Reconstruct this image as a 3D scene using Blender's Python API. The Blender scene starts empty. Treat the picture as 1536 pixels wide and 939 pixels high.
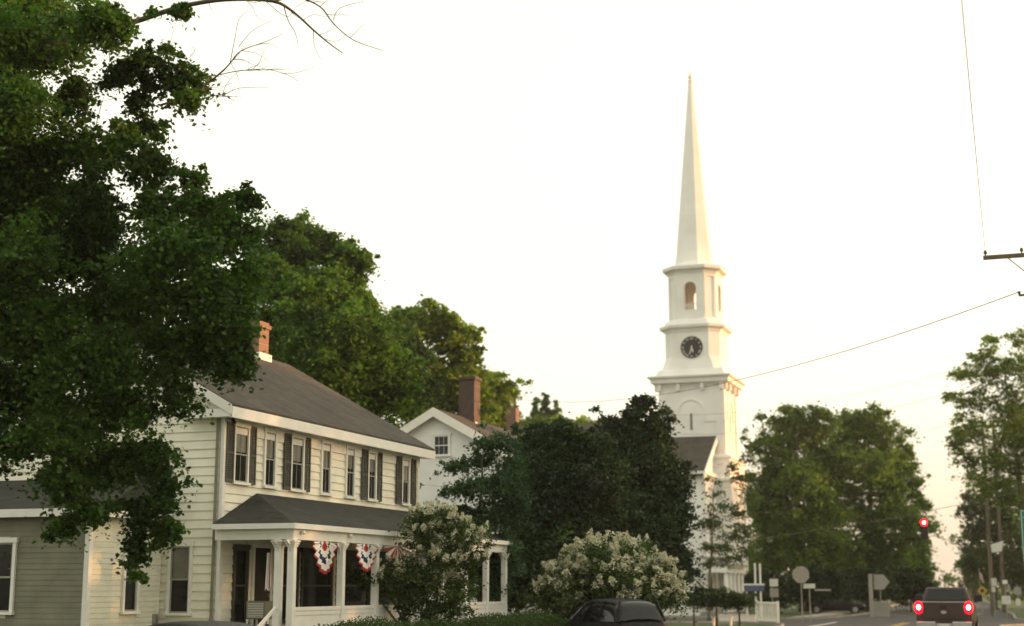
import bpy, math, random
import numpy as np
from math import sin, cos, tan, pi, radians, sqrt, atan, hypot
from mathutils import Vector, Matrix
random.seed(7)
S = bpy.context.scene
COL = S.collection

# ------------------------------------------------------------------ camera, sky, sun, exposure
F_PX, CAM_H, HOR = 2200.0, 2.0, 880.0
CX, CY = 768.0, 469.5
PITCH = atan((HOR - CY) / F_PX)
YAW = atan((1560 - CX) / hypot(F_PX, HOR - CY))
FW = (-sin(YAW), cos(YAW)); RT = (cos(YAW), sin(YAW))
cd = bpy.data.cameras.new('camera'); cam = bpy.data.objects.new('camera', cd); COL.objects.link(cam)
cd.sensor_width = 36; cd.lens = F_PX / 1536 * 36
cam.location = (0, 0, CAM_H); cam.rotation_euler = (pi / 2 + PITCH, 0, YAW)
cd.clip_start = 0.1; cd.clip_end = 3000
cd.dof.use_dof = True; cd.dof.focus_distance = 31; cd.dof.aperture_fstop = 0.8
S.camera = cam

SUN_EL, SUN_AZ = radians(6.5), radians(60)       # azimuth clockwise from +Y
EXPOSURE = 1.48
S.view_settings.view_transform = 'Standard'; S.view_settings.look = 'None'
S.view_settings.exposure = EXPOSURE; S.view_settings.gamma = 1
w = bpy.data.worlds.new('World'); S.world = w; w.use_nodes = True
nt = w.node_tree; nt.nodes.clear()
sky = nt.nodes.new('ShaderNodeTexSky'); sky.sky_type = 'NISHITA'; sky.sun_disc = False
sky.sun_elevation = SUN_EL; sky.sun_rotation = SUN_AZ; sky.dust_density = 4.0; sky.air_density = 1.0; sky.ozone_density = 1.0
veil = nt.nodes.new('ShaderNodeMix'); veil.data_type = 'RGBA'; veil.inputs['Factor'].default_value = 0.72
veil.inputs['B'].default_value = (4.55, 4.35, 3.75, 1)       # thin bright evening overcast in front of the blue
tcw = nt.nodes.new('ShaderNodeTexCoord'); sep = nt.nodes.new('ShaderNodeSeparateXYZ'); glow = nt.nodes.new('ShaderNodeValToRGB')
nt.links.new(tcw.outputs['Generated'], sep.inputs[0]); nt.links.new(sep.outputs['Z'], glow.inputs[0])
cr = glow.color_ramp; cr.elements[0].position = 0.0; cr.elements[0].color = (3.45, 2.85, 2.15, 1)      # dusk glow low over the horizon
cr.elements[1].position = 0.24; cr.elements[1].color = (4.35, 4.12, 3.3, 1)
e_ = cr.elements.new(0.07); e_.color = (3.95, 3.5, 2.8, 1); e_ = cr.elements.new(0.13); e_.color = (4.3, 4.05, 3.35, 1)
nt.links.new(glow.outputs[0], veil.inputs['B'])
bg = nt.nodes.new('ShaderNodeBackground'); bg.inputs['Strength'].default_value = 0.13
out = nt.nodes.new('ShaderNodeOutputWorld')
nt.links.new(sky.outputs[0], veil.inputs['A']); nt.links.new(veil.outputs['Result'], bg.inputs[0]); nt.links.new(bg.outputs[0], out.inputs[0])
sl = bpy.data.lights.new('sun', 'SUN'); sl.energy = 2.7; sl.angle = radians(0.6); sl.color = (1.0, 0.48, 0.19)
so = bpy.data.objects.new('sun', sl); COL.objects.link(so)
sd = Vector((sin(SUN_AZ) * cos(SUN_EL), cos(SUN_AZ) * cos(SUN_EL), sin(SUN_EL)))
so.rotation_euler = sd.to_track_quat('Z', 'Y').to_euler(); so.location = (30, 40, 60)

# ------------------------------------------------------------------ surveying: a sight line to a point at a real distance
def at(px, py, d):
    v = CY - py; fw = F_PX * cos(PITCH) - v * sin(PITCH); up = F_PX * sin(PITCH) + v * cos(PITCH)
    l = d * (px - CX) / fw
    return Vector((RT[0] * l + FW[0] * d, RT[1] * l + FW[1] * d, CAM_H + d * up / fw))
def onx(px, py, x):
    a = at(px, py, 1.0); t = x / a[0]; return Vector((x, a[1] * t, CAM_H + (a[2] - CAM_H) * t))
def ground(px, d): 
    a = at(px, 880, d); return (a[0], a[1])

# ------------------------------------------------------------------ materials
def mat(name, col, rough=0.7, var=0.12, scale=3.0, bump=0.0, bscale=40, metal=0.0, spec=0.4, col2=None, emit=None, es=0):
    m = bpy.data.materials.new(name); m.use_nodes = True; n = m.node_tree.nodes; L = m.node_tree.links
    b = n['Principled BSDF']; b.inputs['Roughness'].default_value = rough; b.inputs['Metallic'].default_value = metal
    b.inputs['Specular IOR Level'].default_value = spec
    tc = n.new('ShaderNodeTexCoord')
    no = n.new('ShaderNodeTexNoise'); no.inputs['Scale'].default_value = scale; no.inputs['Detail'].default_value = 6
    L.new(tc.outputs['Object'], no.inputs['Vector'])
    r = n.new('ShaderNodeValToRGB'); r.color_ramp.elements[0].position = 0.3; r.color_ramp.elements[1].position = 0.7
    c2 = col2 or col
    r.color_ramp.elements[0].color = (*[c * (1 - var) for c in col], 1)
    r.color_ramp.elements[1].color = (*[min(1, c * (1 + var)) for c in c2], 1)
    L.new(no.outputs['Fac'], r.inputs[0]); L.new(r.outputs[0], b.inputs['Base Color'])
    if bump:
        n2 = n.new('ShaderNodeTexNoise'); n2.inputs['Scale'].default_value = bscale; n2.inputs['Detail'].default_value = 4
        L.new(tc.outputs['Object'], n2.inputs['Vector'])
        bp = n.new('ShaderNodeBump'); bp.inputs['Strength'].default_value = bump; bp.inputs['Distance'].default_value = 0.02
        L.new(n2.outputs['Fac'], bp.inputs['Height']); L.new(bp.outputs[0], b.inputs['Normal'])
    if emit: b.inputs['Emission Color'].default_value = (*emit, 1); b.inputs['Emission Strength'].default_value = es
    return m

def leafmat(name, c1, c2, transl=0.35, through=(1.25, 1.8, 0.6)):
    m = bpy.data.materials.new(name); m.use_nodes = True; n = m.node_tree.nodes; L = m.node_tree.links
    b = n['Principled BSDF']; o = n['Material Output']
    b.inputs['Roughness'].default_value = 0.55; b.inputs['Specular IOR Level'].default_value = 0.25
    a = n.new('ShaderNodeAttribute'); a.attribute_name = 'tint'
    r = n.new('ShaderNodeValToRGB'); r.color_ramp.elements[0].color = (*c1, 1); r.color_ramp.elements[1].color = (*c2, 1)
    L.new(a.outputs['Fac'], r.inputs[0]); L.new(r.outputs[0], b.inputs['Base Color'])
    t = n.new('ShaderNodeBsdfTranslucent')
    br = n.new('ShaderNodeMix'); br.data_type = 'RGBA'; br.blend_type = 'MULTIPLY'; br.inputs['Factor'].default_value = 1
    br.inputs['B'].default_value = (*through, 1); L.new(r.outputs[0], br.inputs['A']); L.new(br.outputs['Result'], t.inputs[0])
    mx = n.new('ShaderNodeMixShader'); mx.inputs[0].default_value = transl
    L.new(b.outputs[0], mx.inputs[1]); L.new(t.outputs[0], mx.inputs[2]); L.new(mx.outputs[0], o.inputs[0])
    return m

def brickmat(name, c1, c2, mortar, sc=1.0):
    m = bpy.data.materials.new(name); m.use_nodes = True; n = m.node_tree.nodes; L = m.node_tree.links
    b = n['Principled BSDF']; b.inputs['Roughness'].default_value = 0.85
    tc = n.new('ShaderNodeTexCoord'); mp = n.new('ShaderNodeMapping'); mp.inputs['Rotation'].default_value = (pi / 2, 0, pi / 5)
    br = n.new('ShaderNodeTexBrick'); br.inputs['Scale'].default_value = sc; br.inputs['Color1'].default_value = (*c1, 1)
    br.inputs['Color2'].default_value = (*c2, 1); br.inputs['Mortar'].default_value = (*mortar, 1)
    br.inputs['Brick Width'].default_value = 0.22; br.inputs['Row Height'].default_value = 0.075; br.inputs['Mortar Size'].default_value = 0.01
    L.new(tc.outputs['Object'], mp.inputs[0]); L.new(mp.outputs[0], br.inputs[0]); L.new(br.outputs[0], b.inputs['Base Color'])
    return m

def shinglemat(name, c, c2):
    m = bpy.data.materials.new(name); m.use_nodes = True; n = m.node_tree.nodes; L = m.node_tree.links
    b = n['Principled BSDF']; b.inputs['Roughness'].default_value = 0.85; b.inputs['Specular IOR Level'].default_value = 0.2
    tc = n.new('ShaderNodeTexCoord')
    n1 = n.new('ShaderNodeTexNoise'); n1.inputs['Scale'].default_value = 1.3; n1.inputs['Detail'].default_value = 8; n1.inputs['Roughness'].default_value = .7
    mp = n.new('ShaderNodeMapping'); mp.inputs['Scale'].default_value = (3, 3, 16)
    n2 = n.new('ShaderNodeTexVoronoi'); n2.inputs['Scale'].default_value = 1.0
    L.new(tc.outputs['Object'], n1.inputs[0]); L.new(tc.outputs['Object'], mp.inputs[0]); L.new(mp.outputs[0], n2.inputs[0])
    r = n.new('ShaderNodeValToRGB'); r.color_ramp.elements[0].color = (*c, 1); r.color_ramp.elements[1].color = (*c2, 1)
    r.color_ramp.elements[0].position = .3; r.color_ramp.elements[1].position = .7
    L.new(n1.outputs['Fac'], r.inputs[0])
    mx = n.new('ShaderNodeMix'); mx.data_type = 'RGBA'; mx.blend_type = 'MULTIPLY'; mx.inputs['Factor'].default_value = .35
    L.new(r.outputs[0], mx.inputs['A']); L.new(n2.outputs['Distance'], mx.inputs['B']); L.new(mx.outputs['Result'], b.inputs['Base Color'])
    bp = n.new('ShaderNodeBump'); bp.inputs['Strength'].default_value = .5; bp.inputs['Distance'].default_value = .02
    L.new(n2.outputs['Distance'], bp.inputs['Height']); L.new(bp.outputs[0], b.inputs['Normal'])
    return m

M = dict(
    cream=mat('cream_clapboard_paint', (.82, .80, .67), .6, .09, 1.5, .15, 60),
    fine=mat('pale_clapboard_paint', (.72, .71, .58), .6, .08, 2, .15, 60),
    olive=mat('shade_darkened_olive', (.20, .20, .145), .7, .15, 2, .15, 60),  # grey-olive paint, darkened to hold the maple's shade on the wing
    trim=mat('white_trim_paint', (.80, .79, .73), .5, .05, 4),
    white=mat('church_white_paint', (.78, .77, .73), .55, .08, .5, .1, 30),
    cool=mat('cool_white_paint', (.76, .77, .76), .6, .07, 1.2, .1, 30),
    shutter=mat('grey_green_shutter', (.065, .066, .05), .6, .15, 5),
    glass=mat('window_glass', (.012, .014, .013), .07, .0, 1, spec=.3), sashp=mat('grey_sash_paint', (.30, .30, .26), .5, .1, 4),
    shade=mat('window_blind', (.16, .16, .13), .35, .25, 3),
    curtain=mat('pale_curtain', (.30, .29, .25), .6, .35, 9, .4, 14),
    dark=mat('dark_screen', (.012, .012, .010), .6, .2),
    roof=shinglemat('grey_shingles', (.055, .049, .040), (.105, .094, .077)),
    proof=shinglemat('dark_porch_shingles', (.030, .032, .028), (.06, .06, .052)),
    brick=brickmat('red_brick', (.07, .038, .028), (.11, .055, .04), (.12, .11, .10)),
    bricko=brickmat('orange_brick', (.17, .08, .05), (.22, .11, .07), (.2, .17, .14)),
    bark=mat('bark', (.07, .058, .042), .9, .35, 6, .8, 12),
    greybark=mat('grey_bark', (.15, .14, .12), .9, .3, 6, .8, 12),
    grass=mat('lawn', (.035, .065, .015), .9, .35, .6, .9, 25, col2=(.06, .09, .02)),
    asphalt=mat('asphalt', (.052, .051, .049), .85, .18, .35, .3, 60),
    concrete=mat('concrete', (.26, .25, .22), .85, .12, 1.2, .2, 40),
    ypaint=mat('yellow_road_paint', (.55, .36, .07), .7, .25, 9),
    wpaint=mat('white_road_paint', (.62, .61, .56), .7, .2, 9),
    wood=mat('weathered_pole_wood', (.12, .10, .07), .85, .25, 3, .5, 20),
    wire=mat('black_cable', (.09, .08, .06), .6, 0),
    ceramic=mat('brown_insulator', (.05, .03, .02), .3, .1),
    steel=mat('galvanised_steel', (.30, .30, .28), .5, .15, 6, metal=.3),
    signback=mat('bare_sign_back', (.30, .29, .25), .55, .1, 4),
    signwhite=mat('white_sign', (.62, .61, .55), .5, .08, 6),
    black=mat('black_paint', (.012, .012, .012), .35, .0),
    carblack=mat('black_car_paint', (.005, .005, .006), .45, .0, spec=.2),
    maroon=mat('maroon_car_paint', (.045, .022, .018), .35, .1, spec=.5),
    chrome=mat('dull_chrome', (.45, .44, .42), .3, .05, metal=.9),
    rubber=mat('tyre_rubber', (.015, .015, .015), .9, .1),
    carglass=mat('car_glass', (.01, .011, .012), .06, 0, spec=.35),
    red=mat('flag_red', (.38, .03, .03), .8, .1), fwhite=mat('flag_white', (.78, .76, .72), .8, .05), blue=mat('flag_navy', (.02, .03, .10), .8, .1),
    pink=mat('faded_pink_cloth', (.55, .35, .30), .85, .1),
    green=mat('green_sign_paint', (.01, .20, .13), .5, .05), yellow=mat('yellow_sign_paint', (.45, .30, .05), .5, .05),
    bluep=mat('blue_board_paint', (.07, .10, .19), .6, .05),
    tail=mat('tail_light_red', (.5, .01, .01), .3, 0, emit=(1, .0, .004), es=7.0),
    bulb=mat('tail_light_glare_core', (1, .8, .7), .3, 0, emit=(1,.42,.26), es=9),
    lens=mat('unlit_lens', (.03, .02, .01), .3, .1),
)
L_DEEP = leafmat('maple_leaves', (.010, .028, .006), (.070, .135, .022), .36)
L_MID = leafmat('mid_green_leaves', (.020, .048, .010), (.120, .205, .034), .42)
L_STREET = leafmat('street_maple_leaves', (.040, .075, .016), (.17, .235, .048), .45)
L_YEL = leafmat('yellow_green_leaves', (.06, .09, .018), (.24, .28, .06), .48)
L_DARK = leafmat('dark_dense_leaves', (.005, .016, .006), (.034, .066, .020), .18)
L_BLUE = leafmat('blue_green_leaves', (.014, .038, .018), (.050, .095, .042), .3)
L_HEDGE = leafmat('hedge_leaves', (.022, .045, .010), (.055, .095, .018), .3)
L_PALE = leafmat('pale_greyish_leaves', (.06, .08, .035), (.12, .14, .065), .42)  # pale greyish green
L_SHRUB = leafmat('hydrangea_leaves', (.035, .065, .015), (.085, .12, .035), .3)
BLOOM = leafmat('cream_petals', (.50, .50, .33), (.84, .82, .66), .3, (1, 1, .95))

# ------------------------------------------------------------------ mesh helpers
class MB:
    def __init__(s): s.v = []; s.f = []; s.mi = []
    def add(s, vs, fs, mi=0):
        o = len(s.v); s.v += [tuple(p) for p in vs]; s.f += [tuple(i + o for i in f) for f in fs]; s.mi += [mi] * len(fs); return s
    def box(s, x0, x1, y0, y1, z0, z1, mi=0):
        return s.add([(x0,y0,z0),(x1,y0,z0),(x1,y1,z0),(x0,y1,z0),(x0,y0,z1),(x1,y0,z1),(x1,y1,z1),(x0,y1,z1)],
                     [(0,3,2,1),(4,5,6,7),(0,1,5,4),(1,2,6,5),(2,3,7,6),(3,0,4,7)], mi)
    def obox(s, c, u, v, n, hu, hv, hn, mi=0):            # oriented box
        c, u, v, n = Vector(c), Vector(u), Vector(v), Vector(n)
        P = [c + u*a*hu + v*b*hv + n*e*hn for e in (-1,1) for a, b in ((-1,-1),(1,-1),(1,1),(-1,1))]
        return s.add(P, [(0,3,2,1),(4,5,6,7),(0,1,5,4),(1,2,6,5),(2,3,7,6),(3,0,4,7)], mi)
    def prism(s, pts, off, mi=0):                          # polygon + offset
        n = len(pts); P = [Vector(p) for p in pts]; Q = [p + Vector(off) for p in P]
        return s.add(P + Q, [tuple(range(n)), tuple(range(2*n-1, n-1, -1))] + [(i, n+i, n+(i+1) % n, (i+1) % n) for i in range(n)], mi)
    def tube(s, pts, rs, n=8, mi=0, cap=True):
        pts = [Vector(p) for p in pts]
        if not hasattr(rs, '__len__'): rs = [rs] * len(pts)
        V = []; Fc = []
        for i, p in enumerate(pts):
            t = (pts[min(i+1, len(pts)-1)] - pts[max(i-1, 0)]); t = t.normalized() if t.length > 1e-9 else Vector((0,0,1))
            a = t.cross(Vector((0,0,1))) if abs(t.z) < .95 else t.cross(Vector((1,0,0))); a.normalize(); b = t.cross(a)
            for k in range(n):
                q = 2*pi*k/n; V.append(p + (a*cos(q) + b*sin(q)) * rs[i])
        for i in range(len(pts)-1):
            for k in range(n): Fc.append((i*n+k, i*n+(k+1)%n, (i+1)*n+(k+1)%n, (i+1)*n+k))
        if cap: Fc += [tuple(range(n-1,-1,-1)), tuple((len(pts)-1)*n+k for k in range(n))]
        return s.add(V, Fc, mi)
    def ring(s, cx, cy, prof, mi=0):                       # prof: list of (list of xy, z)
        n = len(prof[0][0]); V = []; Fc = []
        for poly, z in prof: V += [(cx+x, cy+y, z) for x, y in poly]
        for i in range(len(prof)-1):
            for k in range(n): Fc.append((i*n+k, i*n+(k+1)%n, (i+1)*n+(k+1)%n, (i+1)*n+k))
        Fc += [tuple(range(n-1,-1,-1)), tuple((len(prof)-1)*n+k for k in range(n))]
        return s.add(V, Fc, mi)
    def build(s, name, mats, parent=None, smooth=False, bevel=0):
        me = bpy.data.meshes.new(name); o = parent
        off = Vector((0,0,0))
        if parent is not None:
            par = parent; off = Vector((0,0,0))
            q = parent
            while q is not None: off += q.location; q = q.parent
            me.from_pydata([(x-off.x, y-off.y, z-off.z) for x, y, z in s.v], [], s.f)
        else: me.from_pydata(s.v, [], s.f)
        if not isinstance(mats, (list, tuple)): mats = [mats]
        for m in mats: me.materials.append(m)
        me.polygons.foreach_set('material_index', s.mi)
        if smooth: me.polygons.foreach_set('use_smooth', [True]*len(s.f))
        me.update()
        ob = bpy.data.objects.new(name, me); COL.objects.link(ob)
        if parent is not None: ob.parent = parent
        if bevel:
            bv = ob.modifiers.new('bevel', 'BEVEL'); bv.width = bevel; bv.segments = 2; bv.limit_method = 'ANGLE'
        return ob
def tag(o, label=None, cat=None, group=None, kind=None):
    if label: o['label'] = label
    if cat: o['category'] = cat
    if group: o['group'] = group
    if kind: o['kind'] = kind
    return o
def thing(name, label, cat, loc, group=None, rz=0):
    o = bpy.data.objects.new(name, None); COL.objects.link(o); o.location = loc; o.rotation_euler.z = rz
    return tag(o, label, cat, group)
def turn(root, rz): root.rotation_euler.z = rz
def box(*a): return MB().box(*a)

# clapboard cladding: real overlapping boards, left out where an opening stands
def clap(mb, o, u, nrm, zlo, zhi, span, course, openings=(), lip=.032):
    o, u, nrm = Vector(o), Vector(u), Vector(nrm); z = zlo
    while z < zhi - .01:
        z2 = min(z + course, zhi); a0, a1 = span(z + .5*(z2-z))
        if a1 - a0 > .05:
            segs = [(a0, a1)]
            for (b0, b1, c0, c1) in openings:
                if c0 < z2 - .01 and c1 > z + .01:
                    ns = []
                    for s0, s1 in segs:
                        if b1 <= s0 or b0 >= s1: ns.append((s0, s1)); continue
                        if b0 > s0: ns.append((s0, b0))
                        if b1 < s1: ns.append((b1, s1))
                    segs = ns
            for s0, s1 in segs:
                if s1 - s0 < .01: continue
                j = random.uniform(-.003, .003)
                A = o + u*s0; B = o + u*s1; up = Vector((0,0,1))
                P = [A + up*z, B + up*z, B + up*z2, A + up*z2]
                Q = [A + up*z + nrm*(lip+j), B + up*z + nrm*(lip+j), B + up*z2 + nrm*.004, A + up*z2 + nrm*.004]
                mb.add(P + Q, [(4,5,6,7),(0,1,5,4),(0,4,7,3),(1,2,6,5)])
        z = z2

def window(parent, o, u, nrm, a0, a1, z0, z1, shutters=None, rows=2, cols=2, frame='trim', blind=True, shut_w=.30, depth=.05):
    """double-hung sash: casing, two sashes, muntins, blind behind the upper sash"""
    o, u, nrm = Vector(o), Vector(u), Vector(nrm); up = Vector((0,0,1)); c = .075
    def P(a, z, n): return o + u*a + up*z + nrm*n
    def bar(mb, x0, x1, y0, y1, n0, n1, mi=0): mb.obox((P(x0,y0,n0)+P(x1,y1,n1))/2, u, up, nrm, (x1-x0)/2, (y1-y0)/2, (n1-n0)/2, mi)
    m = MB()
    bar(m, a0-c, a0, z0, z1, -.01, depth); bar(m, a1, a1+c, z0, z1, -.01, depth)
    bar(m, a0-c-.03, a1+c+.03, z1, z1+.11, -.01, depth+.015); bar(m, a0-c-.03, a1+c+.03, z0-.06, z0, -.01, depth+.04)
    w = m.build('window', M[frame], parent)
    g = MB(); bar(g, a0, a1, z0, z1, -.02, -.004); g.build('pane', M['glass'], w)
    zm = (z0+z1)/2; s = MB(); t = .035
    if blind:
        b = MB(); zb = z1 - (z1-z0)*random.uniform(.38, .52); bar(b, a0+.03, a1-.03, zb, z1, -.003, .001); b.build('blind', M[random.choice(('shade', 'shade', 'curtain'))], w)
    for q0, q1, n in ((z0, zm+.02, .004), (zm-.02, z1, .018)):
        bar(s, a0, a0+t, q0, q1, n, n+.014); bar(s, a1-t, a1, q0, q1, n, n+.014)
        bar(s, a0+t, a1-t, q0, q0+t, n, n+.014); bar(s, a0+t, a1-t, q1-t, q1, n, n+.014)
        for k in range(1, cols): x = a0 + (a1-a0)*k/cols; bar(s, x-.006, x+.006, q0+t, q1-t, n+.001, n+.011)
        for k in range(1, rows): y = q0 + (q1-q0)*k/rows; bar(s, a0+t, a1-t, y-.009, y+.009, n+.002, n+.010)
    s.build('sash', M['sashp' if frame == 'trim' else frame], w)
    if shutters:
        for (b0, b1) in shutters:
            h = MB(); f = .045
            bar(h, b0, b0+f, z0-.03, z1+.06, 0.03, .065); bar(h, b1-f, b1, z0-.03, z1+.06, 0.03, .065)
            for q in (z0-.03, zm-.03, z1+.06-.06): bar(h, b0+f, b1-f, q, q+.06, 0.032, .063)
            z = z0+.05
            while z < z1:
                c0 = P((b0+b1)/2, z, .046); n2 = (nrm*.8+up*.6).normalized(); v2 = (up*.8-nrm*.6).normalized()
                h.obox(c0, u, v2, n2, (b1-b0)/2-f, .022, .004); z += .045
            h.build('shutter', M['shutter'], parent)
    return w

# ------------------------------------------------------------------ ground, roads
def sheet(name, pts, z, m):
    mb = MB(); mb.add([(x, y, z) for x, y in pts], [tuple(range(len(pts)))]); o = mb.build(name, m); tag(o, kind='structure'); return o
sheet('lawn_ground', [(-900,-200),(900,-200),(900,1800),(-900,1800)], 0, M['grass'])
XL, XR = -12.0, -2.0
def bend(x, y):   # beyond the junction the street swings a little to the left
    return x - max(0, y-112)*.052
ys = [-40, 0, 40, 76]
road = [(XR, -40), (XR, 79), (-0.5, 82)] + [(60, 82), (60, 93)] + [(1, 93), (-1.6, 96)] + [(bend(XR, y), y) for y in (112, 150, 250, 420)]
road += [(bend(XL, y), y) for y in (420, 250, 150, 112)] + [(XL-.4, 98), (-15, 93), (-90, 93), (-90, 82), (-15.5, 82), (-12.6, 78), (XL, 74), (XL, -40)]
# one asphalt sheet for the two streets
mb = MB(); mb.add([(x, y, .004) for x, y in road], [tuple(range(len(road)))]); rd = mb.build('road', M['asphalt']); tag(rd, kind='structure')
def strip(mb, pts, w, z0, z1, mi=0):
    for (x0, y0), (x1, y1) in zip(pts[:-1], pts[1:]):
        d = Vector((x1-x0, y1-y0, 0)); l = d.length; d.normalize(); n = Vector((-d.y, d.x, 0))
        mb.obox(((x0+x1)/2, (y0+y1)/2, (z0+z1)/2), d, n, (0,0,1), l/2+w*.1, w/2, (z1-z0)/2, mi)
kb = MB()
strip(kb, [(XL-.08, -40), (XL-.08, 74), (-12.7, 78), (-15.6, 81.9), (-90, 81.9)], .15, 0, .13)
strip(kb, [(XR+.08, -40), (XR+.08, 79), (-.5, 81.9), (60, 81.9)], .15, 0, .13)
strip(kb, [(60, 93.1), (1, 93.1), (-1.5, 96), (XR+.08, 112), (bend(XR, 250)+.08, 250)], .15, 0, .13)
strip(kb, [(-90, 93.1), (-15, 93.1), (XL-.5, 98), (XL-.08, 112), (bend(XL, 250)-.08, 250)], .15, 0, .13)
tag(kb.build('kerb', M['concrete']), kind='structure')
sw = MB(); strip(sw, [(-13.7+.3, -40), (-13.4, 24)], 0.9, .0, .10); strip(sw, [(.2, -40), (.2, 78)], 1.5, 0, .10); strip(sw, [(-90, 80.4), (-15.9, 80.4)], 1.3, 0, .1)
strip(sw, [(-14.4, 96), (-14.4, 112), (bend(-14.4, 240), 240)], 1.4, 0, .1); strip(sw, [(-16, 95.2), (-60, 95.2)], 1.2, 0, .1)
tag(sw.build('sidewalk', M['concrete']), kind='structure')
mk = MB()
for dx in (-.13, .13): strip(mk, [(-7.2+dx, -40), (-7.2+dx, 87)], .11, .008, .010); strip(mk, [(-7.1+dx, 98), (-7.1+dx, 112), (bend(-7.1+dx, 300), 300)], .11, .008, .010)
strip(mk, [(-7.0, 98), (-7.0, 112)], .1, .008, .0095)
tag(mk.build('centre_line', M['ypaint']), kind='structure')
mw = MB(); strip(mw, [(-11.1, 20), (-11.1, 87)], .2, .008, .010); strip(mw, [(-2.6, -40), (-2.6, 76)], .14, .008, .010); strip(mw, [(-4.9, 114.5), (-4.2, 116.5)], .35, .008, .010)
tag(mw.build('road_marking', M['wpaint']), kind='structure')

# ------------------------------------------------------------------ foliage
def leaf_mesh(name, C, size, m, parent, rng, aspect=.62, up=.35, tint=None):
    n = len(C); C = np.asarray(C, float)
    nr = rng.normal(size=(n,3)); nr[:,2] = np.abs(nr[:,2]) + up; nr /= np.linalg.norm(nr, axis=1)[:,None]
    d = rng.normal(size=(n,3)); d[:,2] -= .35
    d -= (d*nr).sum(1)[:,None]*nr; d /= np.linalg.norm(d, axis=1)[:,None]+1e-9
    s = np.cross(nr, d); L = size*rng.uniform(.65, 1.3, n)[:,None]; W = L*aspect*.5
    V = np.empty((n,4,3)); V[:,0] = C - d*L*.5; V[:,1] = C - s*W + nr*L*.12; V[:,2] = C + d*L*.5; V[:,3] = C + s*W + nr*L*.12
    off = np.zeros(3); q = parent
    while q is not None: off += np.array(q.location); q = q.parent
    V -= off
    me = bpy.data.meshes.new(name); me.vertices.add(n*4); me.vertices.foreach_set('co', V.reshape(-1).astype(np.float32))
    me.loops.add(n*4); me.loops.foreach_set('vertex_index', np.arange(n*4, dtype=np.int32))
    me.polygons.add(n); me.polygons.foreach_set('loop_start', np.arange(0, n*4, 4, dtype=np.int32))
    me.polygons.foreach_set('loop_total', np.full(n, 4, dtype=np.int32))
    at_ = me.attributes.new('tint', 'FLOAT', 'POINT')
    t = rng.uniform(0, 1, n) if tint is None else np.clip(tint + rng.normal(0, .18, n), 0, 1)
    at_.data.foreach_set('value', np.repeat(t, 4).astype(np.float32))
    me.materials.append(m); me.update(calc_edges=True)
    o = bpy.data.objects.new(name, me); COL.objects.link(o)
    if parent is not None: o.parent = parent
    return o

def crown_points(ells, n, rng, sub=.30, per=70, shell=.45, ragged=.17):
    """leaves gathered in sprays, sprays gathered in boughs"""
    vol = np.array([e[3]*e[4]*e[5] for e in ells])**.72; vol /= vol.sum(); pts = []; tn = []; hubs = []
    for e, f in zip(ells, vol):
        ne = max(8, int(n*f)); k = max(5, ne//per)
        u = rng.normal(size=(k,3)); u /= np.linalg.norm(u, axis=1)[:,None]; r = rng.uniform(0,1,k)**shell
        R = np.array(e[3:6]); lump = 1 + .16*np.sin(u[:,:1]*4.1+e[0]*3)*np.cos(u[:,2:]*3.7+e[2]*2) + np.abs(rng.normal(0, ragged, (k,1)))*np.where(rng.uniform(0,1,(k,1)) < .35, 1.6, -.4)
        c = np.array(e[:3]) + u*r[:,None]*R*lump
        bt = rng.uniform(.1, .9)
        st = np.clip(bt + rng.normal(0,.2,k), 0, 1); sr = sub*R.mean()*rng.uniform(.35, 1.3, k)
        w = sr**2; w /= w.sum(); idx = rng.choice(k, ne, p=w)
        g = rng.normal(size=(ne,3))*.5*rng.uniform(.25,1.55,(ne,1)); g[:,2] *= .55; g[:,2] -= (g[:,0]**2+g[:,1]**2)*.4
        lean = u*np.array([1,1,.2]); g += (lean[idx]*rng.uniform(-.3,.8,(ne,1)))*.45
        pts.append(c[idx] + g*sr[idx][:,None]); tn.append(st[idx]); hubs.append(c)
    return np.concatenate(pts), np.concatenate(tn), hubs

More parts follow.
